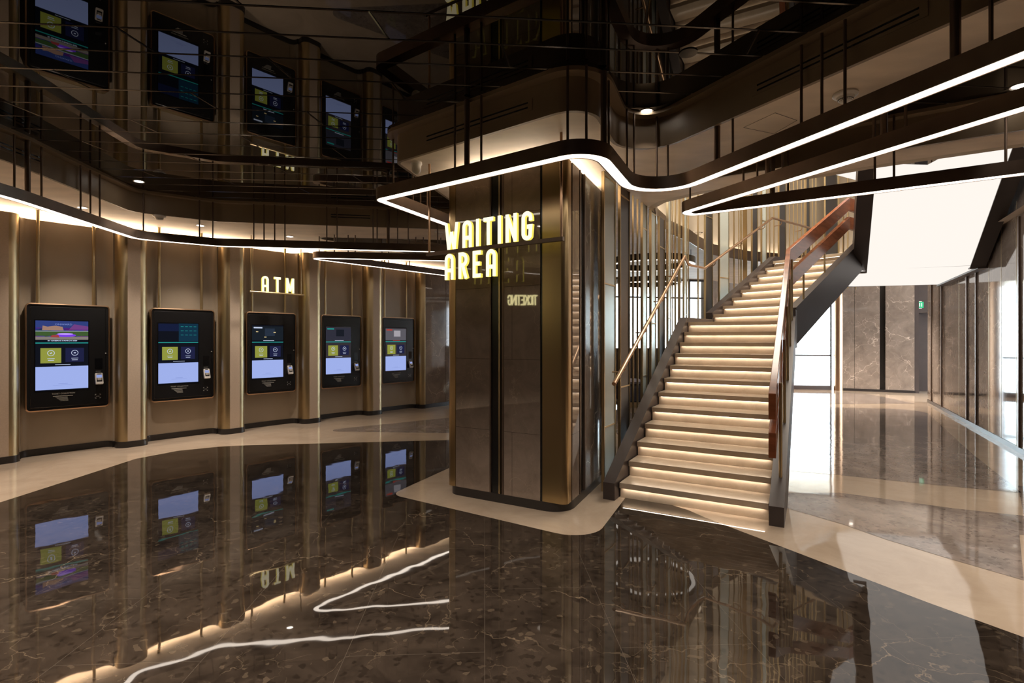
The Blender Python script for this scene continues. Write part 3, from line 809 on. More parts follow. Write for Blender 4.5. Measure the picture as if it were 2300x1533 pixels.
# brass corners
def corner_piece(poly_pts, name):
    b = MB(); b.prism(poly_pts, .082, ZC); return b.build(name, M['brass_col'], t)
arcR = [p for p in rounded([cf(1218), cA, cr_(1283)], [0, .20, 0], closed=False, n=16)]
corner_piece(arcR + [cA + (cD - cA).normalized() * .32], 'brass_corner')
arcL = rounded([cB + Vector((.5, .866)) * .16, cB, cf(1023)], [0, .11, 0], closed=False, n=12)
corner_piece(arcL + [cB + (cC - cB).normalized() * .2], 'brass_corner')
dn = Vector((-.866, .5))
b = MB(); b.box((*(cB + Vector((.5, .866)) * .17), .082), (*(Vector((.5, .866)) * .9), 0), (*(-dn * .04), 0), (0, 0, ZC - .082)); b.build('marble_panel', M['column_marble'], t)
# light cove on the column head
hd = offset(core, .14, True) if sum(core[i - 1].cross(core[i]) for i in range(len(core))) > 0 else offset(core, -.14, True)
b = MB(); b.sweep(hd, [(-.015, ZC - .02), (-.015, ZC - .005), (.015, ZC - .005), (.015, ZC - .02)], closed=True); b.build('cove_strip', M['cove'], t)

# ---------------------------------------------------------------- suspended light rings
def ring(name, path, closed, z0, label, group, lines, w_=.10, h_=.105):
    """lines: list of (P, Q, [(px, thick)]) : straight runs with the columns at which rods hang"""
    p0 = path[0]
    t = thing(name, label, 'ceiling light', (p0.x, p0.y, z0), group)
    e = w_ / 2
    b = MB()
    b.sweep(path, [(-e, z0), (-e, z0 + h_), (e, z0 + h_), (e, z0), (e - .009, z0), (e - .009, z0 + .012), (-e + .009, z0 + .012), (-e + .009, z0)], closed=closed)
    b.build('channel', M['bronze'], t)
    b = MB(); b.sweep(path, [(-e + .0095, z0 + .003), (e - .0095, z0 + .003), (e - .0095, z0 + .009), (-e + .0095, z0 + .009)], closed=closed)
    b.build('diffuser', M['led'], t)
    for P_, Q_, lst in lines:
        for px, thick in lst:
            p = on(P_, Q_, px); best = None
            for k in range(len(path) - 1):          # the rod stands on the curved band itself
                a_, b_ = path[k], path[k + 1]; kk = (px - 1150) / F
                den = (b_.x - a_.x) - kk * (b_.y - a_.y)
                if abs(den) < 1e-9: continue
                tt_ = (kk * a_.y - a_.x) / den
                if -.001 <= tt_ <= 1.001:
                    c_ = a_ + (b_ - a_) * tt_
                    if c_.y > 0 and (best is None or (c_ - p).length < (best - p).length): best = c_
            if best is not None and (best - p).length < .6: p = best
            if thick: b = MB().tube([(p.x, p.y, z0 + h_ - .01), (p.x, p.y, ZM - .02)], .023, 12)
            else: b = MB().tube([(p.x, p.y, z0 + h_ - .01), (p.x, p.y, ZM - .02)], .0095, 8)
            b.build('conduit' if thick else 'hanger_rod', M['bronze'], t)
    return t
Z1 = 2.78; KS = 1.28 / 1.33
A1 = Vector((.584, 3.667)); B1 = Vector((1.288, 5.13)); T1 = Vector((-1.27, 4.975)); D1 = (Vector((2.194, 2.928)) - Vector((1.556, 4.48))).normalized()
E1 = Vector((1.556, 4.48)) + D1 * 4.6; R1 = Vector((-.72, 6.10)); S1 = Vector((-.15, 7.30))
A1, B1, T1, E1, R1, S1 = [v * KS for v in (A1, B1, T1, E1, R1, S1)]
p1 = rounded([E1, B1, A1, T1, S1, Vector((1.1, 6.75))], [0, .32, .22, .075, .25, 0], closed=False, n=14)
ring('light_ring', p1, False, Z1, 'suspended bronze light band bending round the soffit above the column', 'bronze light bands hung from the ceiling', [
    (T1, A1, [(1022, 0), (1049, 1), (1081, 0), (1275, 0), (1317, 0)]), (A1, B1, [(1356, 1), (1367, 0), (1408, 0), (1424, 0)]),
    (B1, E1, [(1475, 0), (1500, 0), (1611, 1), (1646, 0), (1800, 0), (1846, 0), (1898, 0), (2146, 1), (2226, 0)]), (T1, S1, [(883, 0), (927, 0), (944, 0), (959, 0)])])
T2 = Vector((1.78, 5.50)); U2a = Vector((1.96, 5.147)); U2b = Vector((2.955, 3.005)); V2a = Vector((2.6, 5.147)); V2b = Vector((4.12, 4.19))
U2a, U2b, V2a, V2b = [v * KS for v in (U2a, U2b, V2a, V2b)]
tipd = (V2b - V2a).normalized(); upd = (U2b - U2a).normalized()
# intersection of the two arms
den = tipd.cross(upd); tt = (U2a - V2a).cross(upd) / den; T2 = V2a + tipd * tt
p2 = rounded([U2b + upd * 3.0, T2, V2b + tipd * 3.2], [0, .10, 0], closed=False, n=14)
ring('light_ring', p2, False, Z1, 'suspended V-shaped bronze light band in front of the staircase', 'bronze light bands hung from the ceiling', [
    (T2, U2b, [(1550, 0), (1670, 0), (1701, 0), (1725, 1), (1758, 0), (1963, 0), (1985, 1), (2034, 0)]), (T2, V2b, [(1735, 1), (1770, 0), (1965, 0), (2008, 0), (2259, 0)])])
f3 = rounded(fas_L, [0, 1.2, .28, .45, 0, 0], closed=False, n=10)
p3 = offset(f3, -.06)
def seg_off(a_, b_, d_=-.06):
    u_ = (b_ - a_).normalized(); n_ = Vector((-u_.y, u_.x)); return a_ + n_ * d_, b_ + n_ * d_
ring('light_ring', p3, False, 2.80, 'long suspended bronze light band following the kiosk wall', 'bronze light bands hung from the ceiling', [
    (*seg_off(fas_L[0], fas_L[1]), [(32, 0)]), (*seg_off(fas_L[1], fas_L[2]), [(62, 1), (93, 0), (181, 0), (203, 0), (224, 0)]),
    (*seg_off(fas_L[2], fas_L[3]), [(322, 0), (448, 0)]),
    (*seg_off(fas_L[3], fas_L[4]), [(478, 0), (570, 0), (593, 0), (617, 0), (640, 0), (734, 0), (757, 0), (838, 0)]), (*seg_off(fas_L[4], fas_L[5]), [(847, 0), (872, 1), (893, 0), (917, 0), (983, 0)])])
T4 = Vector((-3.40, 8.50)) * KS; Q4 = Vector((1.0, 9.15)) * KS; W4 = Vector((-1.35, 10.9)) * KS; p4 = rounded([Q4, T4, W4, Vector((-.2, 12.0)) * KS], [0, .10, 0, 0], closed=False, n=14)
ring('light_ring', p4, False, Z1, 'narrow pointed bronze light band behind the column near the far kiosks', 'bronze light bands hung from the ceiling', [
    (T4, Q4, [(751, 0), (782, 0), (798, 0), (934, 0), (951, 0), (990, 0)]), (T4, W4, [(717, 0), (858, 0), (873, 0), (920, 0)])])

# ---------------------------------------------------------------- staircase
so = Vector((1.0158, 4.926)); th1 = math.radians(30.0); sb1 = Vector((math.sin(th1), math.cos(th1))); sa1 = Vector((sb1.y, -sb1.x))
uo = Vector((3.239, 8.3805)); th2 = math.radians(54.0); sb2 = Vector((math.sin(th2), math.cos(th2))); sa2 = Vector((sb2.y, -sb2.x))
RR, T_1, T_2, WD = .1462, .2859, .2671, 1.27; WU = 1.19
def lo(w_, s_, z): p = so + sa1 * w_ + sb1 * s_; return Vector((p.x, p.y, z))
def up_(w_, s_, z): p = uo + sa2 * w_ + sb2 * s_; return Vector((p.x, p.y, z))
st = thing('staircase', 'winding stair with lit cream stone steps and dark steel stringers', 'staircase', (so.x, so.y, 0))
def step(fn, w1, s_, z, run, poly=None, rz=None):
    """one tread slab with its riser and the LED under the nosing"""
    b = MB()
    if poly: b.prism(poly, z - .052, z)
    else: b.prism([fn(0, s_, 0).to_2d(), fn(w1, s_, 0).to_2d(), fn(w1, s_ + run + .03, 0).to_2d(), fn(0, s_ + run + .03, 0).to_2d()], z - .052, z)
    tr = b.build('tread', M['stair_stone'], st, bevel=.003)
    b = MB(); b.box(fn(.0, s_ + .032, z - RR + .0), fn(w1 - .0, s_ + .032, z - RR) - fn(.0, s_ + .032, z - RR), fn(0, s_ + .05, 0) - fn(0, s_ + .032, 0), (0, 0, RR - .05))
    b.build('riser', M['stair_stone'], tr)
    b = MB(); p = fn(.03, s_ + .012, z - .0535); p2_ = fn(w1 - .03, s_ + .012, z - .0535); q2 = fn(w1 - .03, s_ + .022, z - .0535); q1 = fn(.03, s_ + .022, z - .0535)
    b.quad(p, q1, q2, p2_); o = b.build('led_strip', M['stairled'], tr, smooth=False, recalc=False)
for i in range(11): step(lo, WD, i * T_1, RR * (i + 1), T_1)
land = [lo(0, 11 * T_1, 0).to_2d(), lo(WD, 11 * T_1, 0).to_2d(), up_(WU, 0.03, 0).to_2d(), up_(0, .03, 0).to_2d()]
step(lo, WD, 11 * T_1, RR * 12, 0, poly=land)
for i in range(7): step(up_, WU, i * T_2, RR * (13 + i), T_2)
# upper landing
SE2 = 7 * T_2
ld = [up_(0, SE2, 0).to_2d(), up_(WU, SE2, 0).to_2d(), Vector((5.95, 8.80)), Vector((7.35, 8.20)), wr(1.75, .0), wr(4.7, .0), Vector((7.4, 11.35)), up_(0, 4.6, 0).to_2d()]
step(up_, WU, SE2, RR * 20, 0, poly=ld)
ZL = 2.65
b = MB(); b.quad(*[(p.x, p.y, RR * 20 - .056) for p in ld]); b.quad(*[(p.x, p.y, ZL + .02) for p in ld[1:]])
lz = ld
b.sweep([ld[-1], ld[-2], ld[-3]], [(0, ZL), (0, 2.93), (.04, 2.93), (.04, ZL)])
b.build('landing_slab', M['steel'], st, smooth=False)
b = MB(); b.quad(*[(p.x, p.y, ZL) for p in [up_(WU + .1, SE2 + .05, 0).to_2d(), Vector((6.0, 8.8)), Vector((7.3, 8.3)), wr(2.05, .1), wr(4.7, .1), Vector((7.4, 11.3)), Vector((6.9, 11.1))]])
b.build('luminous_underside', M['lum'], st, smooth=False)
# stringers
def zl(s_): return RR * (1 + s_ / T_1) + .064
def zu(s_): return RR * (13 + s_ / T_2) + .05
HS = .53
def plate(fn, w0, w1, pts, name, mat=None):
    """vertical plate between w0..w1 following (s, ztop, zbot)"""
    b = MB(); n = len(pts)
    for w_ in (w0, w1):
        b.v += [tuple(fn(w_, s_, zt_)) for s_, zt_, zb_ in pts] + [tuple(fn(w_, s_, zb_)) for s_, zt_, zb_ in pts]
    for k in range(n - 1):
        b.f += [(k, k + 1, n + k + 1, n + k), (2 * n + k, 3 * n + k, 3 * n + k + 1, 2 * n + k + 1), (k, 2 * n + k, 2 * n + k + 1, k + 1), (n + k, n + k + 1, 3 * n + k + 1, 3 * n + k)]
    b.f += [(0, n, 3 * n, 2 * n), (n - 1, 3 * n - 1, 4 * n - 1, 2 * n - 1)]
    b.f = [tuple(x) if True else x for x in b.f]
    b.f[-2] = (0, n, 3 * n, 2 * n); b.f[-1] = (n - 1, 2 * n - 1 + 0, 4 * n - 1, 3 * n - 1)
    b.m = [0] * len(b.f)
    return b.build(name, mat or M['steel'], st, smooth=False)
s_e = 11 * T_1
sr = 1.07 * T_1 - .0
low = [(-.10, zl(-.10), 0), (HS / (RR / T_1) - .45, zl(HS / (RR / T_1) - .45), 0), (s_e + .0, zl(s_e), zl(s_e) - HS)]
plate(lo, WD + .008, WD + .118, low, 'stringer')
plate(lo, -.125, -.012, low, 'stringer')
plate(up_, WU + .0, WU + .11, [(0, zu(0), zu(0) - HS), (SE2 + .38, zu(SE2 + .38) - .03, zu(SE2 + .38) - HS - .0)], 'stringer')
plate(up_, -.12, -.0, [(-.02, zu(0) - .02, zu(0) - HS), (SE2 - .05, zu(SE2 - .05), zu(SE2 - .05) - HS), (SE2 + .1, RR * 20 + .10, RR * 20 - .3), (4.6, RR * 20 + .10, RR * 20 - .3)], 'stringer')
def link(p, q, zt_, zb_, d, name='stringer'):
    p, q = V2(p), V2(q); u_ = (q - p).normalized(); n_ = Vector((-u_.y, u_.x)) * d
    b = MB(); b.box((p.x, p.y, zb_), (*(q - p), 0), (*n_, 0), (0, 0, zt_ - zb_)); return b.build(name, M['steel'], st, smooth=False)
link(lo(-.012, s_e, 0), up_(0, 0, 0), RR * 12 + .07, RR * 12 - .40, .11)
link(lo(WD + .008, s_e, 0), up_(WU, 0, 0), RR * 12 + .15, RR * 12 - .37, -.11)
# closed undersides
b = MB()
b.quad(lo(-.01, .9, .0), lo(WD + .01, .9, .0), lo(WD + .01, s_e, zl(s_e) - HS + .02), lo(-.01, s_e, zl(s_e) - HS + .02))
b.quad(lo(-.01, s_e, zl(s_e) - HS + .02), lo(WD + .01, s_e, zl(s_e) - HS + .02), up_(WU, 0, zu(0) - HS + .02), up_(0, 0, zu(0) - HS + .02))
b.quad(up_(0, 0, zu(0) - HS + .02), up_(WU, 0, zu(0) - HS + .02), up_(WU, SE2 + .3, zu(SE2 + .3) - HS + .02), up_(0, SE2 + .3, zu(SE2 + .3) - HS + .02))
b.build('underside_panel', M['steel'], st, smooth=False)
# third flight: luminous underside between dark stringers, rising towards the viewer
d3 = Vector((-.525, -.851)).normalized(); a3 = Vector((-d3.y, d3.x))
if a3.x < 0: a3 = -a3
G0 = Vector((6.0, 8.8)); G1 = Vector((7.30, 8.30)); SL = .51; LEN = 4.6
b = MB(); b.quad((*G0, ZL), (*G1, ZL), (*(G1 + d3 * LEN), ZL + SL * LEN), (*(G0 + d3 * LEN), ZL + SL * LEN)); b.build('luminous_underside', M['lum'], st, smooth=False)
for P0_, sg, wd in ((G0, -1, .20), (G1, 1, .19)):
    b = MB(); q = P0_ + a3 * (sg * wd)
    back = -d3 * .12
    A_ = [(*(P0_ + back), ZL - .02), (*P0_, ZL - .02), (*(P0_ + d3 * LEN), ZL - .02 + SL * LEN), (*(P0_ + d3 * LEN), ZL + .5 + SL * LEN), (*P0_, ZL + .55), (*(P0_ + back), ZL + .55)]
    B_ = [(x + a3.x * sg * wd, y + a3.y * sg * wd, z) for x, y, z in A_]
    n = len(A_); b.v = A_ + B_
    b.f = [tuple(range(n)), tuple(range(2 * n - 1, n - 1, -1))] + [(k, n + k, n + (k + 1) % n, (k + 1) % n) for k in range(n)]
    b.m = [0] * len(b.f); b.build('stringer', M['steel'], st, smooth=False)
for k in range(16):
    s_ = .1 + k * .285; z = ZL + .25 + SL * s_
    MB().box((*(G0 + d3 * s_), z), (*(G1 - G0), 0), (*(d3 * .3), 0), (0, 0, .05)).build('tread', M['stair_stone'], st, smooth=False)
# flat edge along the right wall under the landing
b = MB(); b.box((*wr(1.6, .0), ZL - .03), (*(RD * 3.2), 0), (*(RN * .12), 0), (0, 0, .3)); b.build('edge_beam', M['steel'], st, smooth=False)

# timber balustrade boards, brass posts
def board(p_list, z_lo, z_hi, wdt, name):
    """board following plan points with nosing heights: p_list [(Vector2, z)]"""
    b = MB(); pth = [p for p, z in p_list]
    l_ = offset(pth, wdt / 2); r_ = offset(pth, -wdt / 2); n = len(pth)
    for k in range(n):
        z = p_list[k][1]
        b.v += [(l_[k].x, l_[k].y, z + z_lo), (r_[k].x, r_[k].y, z + z_lo), (r_[k].x, r_[k].y, z + z_hi), (l_[k].x, l_[k].y, z + z_hi)]
    for k in range(n - 1):
        for j in range(4): b.f.append((4 * k + j, 4 * k + (j + 1) % 4, 4 * k + 4 + (j + 1) % 4, 4 * k + 4 + j))
    b.f += [(0, 1, 2, 3), (4 * n - 1, 4 * n - 2, 4 * n - 3, 4 * n - 4)]; b.m = [0] * len(b.f)
    return b.build(name, M['wood'], st, smooth=False, bevel=.004)
wq = 1.302
pl = [(lo(wq, -.09, 0).to_2d(), RR * (1 - .09 / T_1)), (lo(wq, s_e + .02, 0).to_2d(), RR * 12), (Vector((5.60, 8.67)), RR * 20 - .03), (Vector((5.86, 8.85)), RR * 20 - .03)]
board(pl, .755, .963, .055, 'timber_rail')
board(pl, .442, .647, .055, 'timber_rail')
for s_ in (.23, .95, 1.66, 2.38, 3.02):
    b = MB(); b.tube([lo(wq + .045, s_, zl(s_) - .03), lo(wq + .045, s_, zl(s_) + .80)], .014, 12); b.build('post', M['brass'], st)
bl0, bl1 = lo(wq, s_e + .02, 0).to_2d(), Vector((5.60, 8.67))
bnm = Vector((-(bl1 - bl0).y, (bl1 - bl0).x)).normalized()
for px in (1774.6, 1804.8, 1852, 1894):
    p = on(bl0 + bnm * .044, bl1 + bnm * .044, px); f_ = max(0.0, (p - (uo + sa2 * WU)).dot(sb2)); z = zu(f_)
    b = MB(); b.tube([(p.x, p.y, z - .10), (p.x, p.y, z + .76)], .014, 12); b.build('post', M['brass'], st)

# ---------------------------------------------------------------- slatted brass screen beside the stair
sc0 = so + sa1 * (-.21); sc1 = sc0 + sb1 * 3.22
up0 = uo + sa2 * (-.21); up1 = up0 + sb2 * 5.5
scr = thing('slatted_screen', 'tall open screen of brass slats with glass and dark panels left of the stair', 'screen', (sc0.x, sc0.y, 0))
def slat(Pa, Pb, px0, px1, z0, z1, mat, name, dep=0, nb=None):
    """thin upright blade standing across the line of the screen"""
    p = on(Pa, Pb, (px0 + px1) / 2)
    u_ = (Pb - Pa).normalized(); n_ = Vector((-u_.y, u_.x))
    d_ = max(.014, .8 * (px1 - px0) * p.y / F); l_ = .012
    b = MB(); b.box((*(p - n_ * d_ / 2), z0), (*(u_ * l_), 0), (*(n_ * d_), 0), (0, 0, z1 - z0))
    return b.build(name, mat, nb or scr, smooth=False)
def framed(Pa, Pb, x0, x1, fill, z0, z1, zr, name):
    """panel framed by brass uprights and cross rails"""
    u_ = (Pb - Pa).normalized(); n_ = Vector((-u_.y, u_.x))
    dp = .030
    hp_ = .5 * dp * F / on(Pa, Pb, x0).y * .9
    p, q = on(Pa, Pb, x0 + min(hp_, 3)), on(Pa, Pb, x1 - .6)
    b = MB()
    for a_, l_ in ((p, .016), (q - u_ * .010, .010)):
        b.box((*(a_ - n_ * dp / 2), z0), (*(u_ * l_), 0), (*(n_ * (dp if a_ is p else .018)), 0), (0, 0, z1 - z0))
    for z in zr: b.box((*(p - n_ * .012), z), (*(q - p), 0), (*(n_ * .024), 0), (0, 0, .014))
    fr_ = b.build('panel_frame', M['brass'], scr, smooth=False)
    b = MB(); b.box((*(p + u_ * .016 - n_ * .004), z0), (*(q - p - u_ * .026), 0), (*(n_ * .008), 0), (0, 0, z1 - z0))
    b.build(name, fill, fr_, smooth=False)
dkp = M['panel_dark'] = plain('dark_panel', (.040, .035, .033), .4)
gp = M['glass']
LP = (sc0, sc1)
framed(*LP, 1351, 1381, gp, 0, ZS, (.62, 2.05, 3.12), 'glass_panel')
framed(*LP, 1388, 1413, dkp, 0, ZS, (.98, 3.05), 'dark_panel')
for x0, x1 in ((1419, 1424), (1429, 1434)): slat(*LP, x0, x1, 0, ZS, M['brass'], 'slat')
framed(*LP, 1438.5, 1452, gp, 0, ZS, (1.05, 2.85), 'glass_panel')
framed(*LP, 1458, 1472, gp, 0, ZS, (1.7, 3.12), 'glass_panel')
framed(*LP, 1477, 1492, dkp, 0, ZS + .0, (2.75,), 'dark_panel')
framed(*LP, 1496.5, 1506.5, gp, 0, 6.2, (1.8, 4.1), 'glass_panel')
for x0, x1 in ((1509, 1511.5), (1514, 1519), (1521.5, 1529)): slat(*LP, x0, x1, 0, 6.2, M['brass'], 'slat', dep=.09)
framed(*LP, 1533, 1542, gp, 0, 6.2, (2.9, 1.9), 'glass_panel')
slat(*LP, 1544, 1547.5, 0, 6.2, M['brass'], 'slat')
K0 = sc1; K1 = up0
for x0, x1 in ((1565.5, 1569.5),): slat(K0, K1, x0, x1, 0, 6.2, M['brass'], 'slat', dep=.05)
UP = (up0, up1)
framed(K0, K1, 1581, 1600, dkp, 0, 6.2, (3.55,), 'dark_panel')
framed(*UP, 1612.5, 1637, gp, 1.5, 6.2, (2.55, 4.9), 'glass_panel')
for x0, x1, nm in ((1646.5, 1650, 0), (1658, 1660, 0), (1662, 1666, 0), (1667, 1679, 1)): slat(*UP, x0, x1, 1.5, 6.2, M['brass_col'] if nm else M['brass'], 'wide_slat' if nm else 'slat')
framed(*UP, 1686.5, 1701, dkp, 1.5, 6.2, (2.5,), 'dark_panel')
framed(*UP, 1708, 1721, gp, 2.66, 6.2, (3.7,), 'glass_panel')
for x in (1728.5, 1738): slat(*UP, x - 1.3, x + 1.3, 2.66, 6.2, M['brass'], 'slat')
framed(*UP, 1747, 1765, dkp, 2.66, 6.2, (5.2,), 'dark_panel')
for x in (1773, 1782, 1791, 1800, 1807): slat(*UP, x - 1.2, x + 1.2, 2.66, 6.2, M['brass'], 'slat')
framed(*UP, 1808, 1819, dkp, 2.66, 6.2, (5.2,), 'dark_panel')
for x in (1824.5, 1832.5): slat(*UP, x - 1.2, x + 1.2, 2.66, 6.2, M['brass'], 'slat')
framed(*UP, 1851, 1882, dkp, 2.66, 6.2, (5.4,), 'dark_panel')
for x in (1884, 1904, 1922): slat(*UP, x - 1.5, x + 1.5, 2.66, 6.2, M['brass'], 'slat')
# brass handrail carried by the screen
hr = thing('brass_handrail', 'thin brass tube handrail fixed to the slatted screen beside the stair', 'handrail', (so.x, so.y, .9))
hp = [lo(-.06, .02, 1.075), lo(-.06, s_e + .05, 1.075 + (s_e + .03) * RR / T_1 + .03)]
kx = hp[1]; 
q1_ = lo(-.06, s_e + .3, kx.z - .09); q2_ = up_(-.06, -.15, kx.z - .09); q3_ = up_(-.06, SE2 + .1, kx.z - .07 + (SE2 + .1) * RR / T_2); q4_ = up_(-.06, SE2 + 1.9, q3_.z - .0)
b = MB(); b.tube([hp[0], hp[1], q1_, q2_, q3_, q4_], .021, 14); b.build('tube', M['copper'], hr)
def brk(p, u_, w_sgn):
    n_ = Vector((-u_.y, u_.x, 0)) * w_sgn
    b = MB(); b.tube([p - Vector((0, 0, .015)), p + Vector((0, 0, -.06)), p + n_ * .03 + Vector((0, 0, -.085)), p + n_ * .13 + Vector((0, 0, -.085))], .0075, 8); b.build('bracket', M['copper'], hr)
for s_ in (.35, 1.15, 1.95, 2.75): brk(lo(-.06, s_, 1.075 + s_ * RR / T_1), sb1, 1)
for s_ in (.15, .95, 1.7, 2.3, 3.1): brk(up_(-.06, s_, (q2_.z + (s_ + .15) * (q3_.z - q2_.z) / (SE2 + .25)) if s_ < SE2 else q3_.z), sb2, 1)

# ---------------------------------------------------------------- void behind the stair: fascia band, light ledge, cream drum wall
dl = DR
b = MB(); b.sweep(dl, [(0, ZS - .01), (0, 3.36), (-.02, 3.36), (-.02, ZS - .01)]); b.build('trim_5', M['bronze'], kind='structure')
b = MB(); b.sweep(dl, [(.16, 3.30), (.16, 6.4), (.2, 6.4), (.2, 3.30)]); b.build('wall_void', M['cream_wall'], kind='structure')
b = MB(); b.sweep(dl, [(.05, 3.33), (.08, 3.33), (.08, 3.345), (.05, 3.345)])
tag(b.build('cove_light', M['cove_soft']), 'warm light line at the foot of the upper cream wall behind the stair', 'light')
b = MB(); b.sweep(dl, [(.0, 3.29), (.2, 3.29), (.2, 3.31), (.0, 3.31)]); b.build('trim_6', M['bronze'], kind='structure')
fe = [Vector((1.86, 6.30))] + VO[1:]
b = MB(); b.sweep([DR[0]] + VO + [wr(-1.6, .12)], [(0, ZS - .001), (0, 6.4), (-.1, 6.4), (-.1, ZS - .001)]); b.build('wall_void_front', M['cream_wall'], kind='structure')
b = MB(); b.quad(*[(p.x, p.y, 6.4) for p in [Vector((1, 4)), Vector((11, 4)), Vector((11, 13)), Vector((1, 13))]]); b.build('ceiling_void', M['cream_wall'], kind='structure', smooth=False)
b = MB(); b.prism([Vector((5.83, 9.45)), Vector((6.62, 9.88)), Vector((8.4, 9.9)), Vector((7.3, 7.2)), Vector((6.7, 7.4)), Vector((6.2, 8.3)), Vector((5.2, 8.6))], 4.5, 4.56)
tag(b.build('luminous_ceiling_panel', M['lum']), 'white glowing ceiling panel high above the stair landing', 'ceiling light')
area('void_fill', (4.6, 8.0, 6.3), (0, 0, 0), 3, 3, 100, (1, .90, .76))  # added fill light without a fixture, brightens the cream void wall

# ---------------------------------------------------------------- right marble wall
ZR = ZS
b = MB(); b.box((*wr(-3.6, -.2), 0), (*(RD * 10.2), 0), (*(RN * .2), 0), (0, 0, 6.4)); b.build('wall_right', M['brown_marble'], kind='structure')
b = MB(); b.box((*wr(-3.6, 0), 0), (*(RD * 10.18), 0), (*(RN * .012), 0), (0, 0, .07)); b.build('baseboard_right', M['skirting'], kind='structure')
RP, RQ = wr(0, 0), wr(6.6, 0)
WLAB = {2093: 'farthest of the fins', 2116: 'second farthest of the fins', 2173: 'left one of the middle pair', 2194: 'right one of the middle pair', 2291: 'wide one near the right edge'}
for px, lab in WLAB.items():
    p = on(RP, RQ, px); wd = .035 if px < 2200 else .05
    b = MB(); b.box((*(p - RD * wd / 2), .07), (*(RD * wd), 0), (*(RN * .022), 0), (0, 0, 3.06))
    tag(b.build('wall_strip', M['bronze']), 'dark bronze vertical strip on the polished right wall, ' + lab, 'trim', 'bronze strips on the right wall')
b = MB()
for px in (2154, 2221, 2249, 2283):
    p = on(RP, RQ, px); b.box((*(p - RD * .004), .07), (*(RD * .008), 0), (*(RN * .002), 0), (0, 0, 3.3))
b.build('trim_7', M['brass'], kind='structure')
# back right marble wall with dark slot, door recess and exit sign
bu = (BB - BA).normalized(); bn = Vector((bu.y, -bu.x))
def bw(px, n=0): return on(BA, BB, px) + bn * n
b = MB()
for x0, x1 in ((1889, 1919), (1919.7, 1976), (1989, 2054)):
    p, q = bw(x0), bw(x1); b.box((*(p - bn * .15), 0), (*(q - p), 0), (*(bn * .15), 0), (0, 0, ZS))
b.build('wall_back', M['brown_marble'], kind='structure')
b = MB(); p, q = bw(1885), bw(2060); b.box((*(p - bn * .3), 0), (*(q - p), 0), (*(bn * .2), 0), (0, 0, ZS)); b.build('wall_back_slot', M['black'], kind='structure')
b = MB(); p, q = bw(1880), bw(2056); b.box((*p, 0), (*(q - p), 0), (*(bn * .015), 0), (0, 0, .07)); b.build('baseboard_back', M['skirting'], kind='structure')
b = MB(); p, q = bw(2055), wr(6.6, -.3)
b.box((*(p - bn * .9), 0), (*(bu * 2.6), 0), (*(bn * .1), 0), (0, 0, ZS)); b.build('door_1', M['steel'], kind='structure')
b = MB(); b.box((*(bw(2055) - bn * .9), 2.25), (*(bu * 2.4), 0), (*(bn * .75), 0), (0, 0, .9)); b.box((*(bw(2054) - bn * .9), 0), (*(bu * .1), 0), (*(bn * .9), 0), (0, 0, ZS)); b.build('trim_8', M['steel'], kind='structure')
ex = bw(2058, -.10); t = thing('exit_sign', 'small green lit exit sign above the dark doorway', 'sign', (ex.x, ex.y, 2.35))
b = MB(); b.box((ex.x, ex.y, 2.37), (.30, -.05, 0), (.03, .12, 0), (0, 0, .20)); b.build('housing', M['white'], t)
b = MB(); b.quad((ex.x + .005, ex.y - .012, 2.385), (ex.x + .285, ex.y - .060, 2.385), (ex.x + .285, ex.y - .060, 2.555), (ex.x + .005, ex.y - .012, 2.555)); b.build('face', M['exit'], t, smooth=False)
b = MB()
for k in range(3): b.quad((ex.x + .03 + k * .05, ex.y - .022 - k * .008, 2.42), (ex.x + .055 + k * .05, ex.y - .026 - k * .008, 2.42), (ex.x + .055 + k * .05, ex.y - .026 - k * .008, 2.52), (ex.x + .03 + k * .05, ex.y - .022 - k * .008, 2.52))
b.build('pictogram', M['exit_w'], t, smooth=False)
# rounded brass post at the window
p = bw(1883)
t_ = MB().lathe((p.x, p.y, 0), [(.001, 0), (.12, 0), (.12, ZS), (.001, ZS)], 24); tag(t_.build('brass_post', M['copper']), 'rounded brass post between the bright window and the marble wall', 'post')

# ---------------------------------------------------------------- windows and remaining enclosure
def window(idx, p, q, mull, zs, z0=.12, z1=3.1):
    p, q = Vector(p), Vector(q); u_ = (q - p).normalized(); n_ = Vector((-u_.y, u_.x)); L_ = (q - p).length
    b = MB()
    for s_ in mull: b.box((*(p + u_ * (s_ * L_ - .02) - n_ * .03), 0), (*(u_ * .04), 0), (*(n_ * .06), 0), (0, 0, ZS))
    for z in zs: b.box((*(p - n_ * .025), z), (*(q - p), 0), (*(n_ * .05), 0), (0, 0, .045))
    b.box((*(p - n_ * .06), 0), (*(q - p), 0), (*(n_ * .12), 0), (0, 0, z0)); b.box((*(p - n_ * .03), z1), (*(q - p), 0), (*(n_ * .06), 0), (0, 0, ZS - z1))
    o = b.build('window_%d' % idx, M['steel'], kind='structure', smooth=False)
    b = MB(); b.box((*p, z0), (*(q - p), 0), (*(n_ * .008), 0), (0, 0, z1 - z0)); g = b.build('window_glass', M['clear'], o, smooth=False)
window(1, (7.3, 16.0), (9.52, 15.55), (0, 1), (1.0,), .12)
window(2, (2.6, 13.9), (5.4, 14.5), (0, .18, .5, .82, 1), (2.62,), .25)
def wall(nm, p, q, mat, z1=ZS, z0=0, th=.15):
    p, q = Vector(p), Vector(q); u_ = (q - p).normalized(); n_ = Vector((-u_.y, u_.x))
    b = MB(); b.box((*p, z0), (*(q - p), 0), (*(n_ * th), 0), (0, 0, z1 - z0)); return b.build(nm, mat, kind='structure')
we = wl(BAY * 1 + 5.4, -.1)
wall('wall_far', we, (2.6, 13.9), M['brown_dark'])
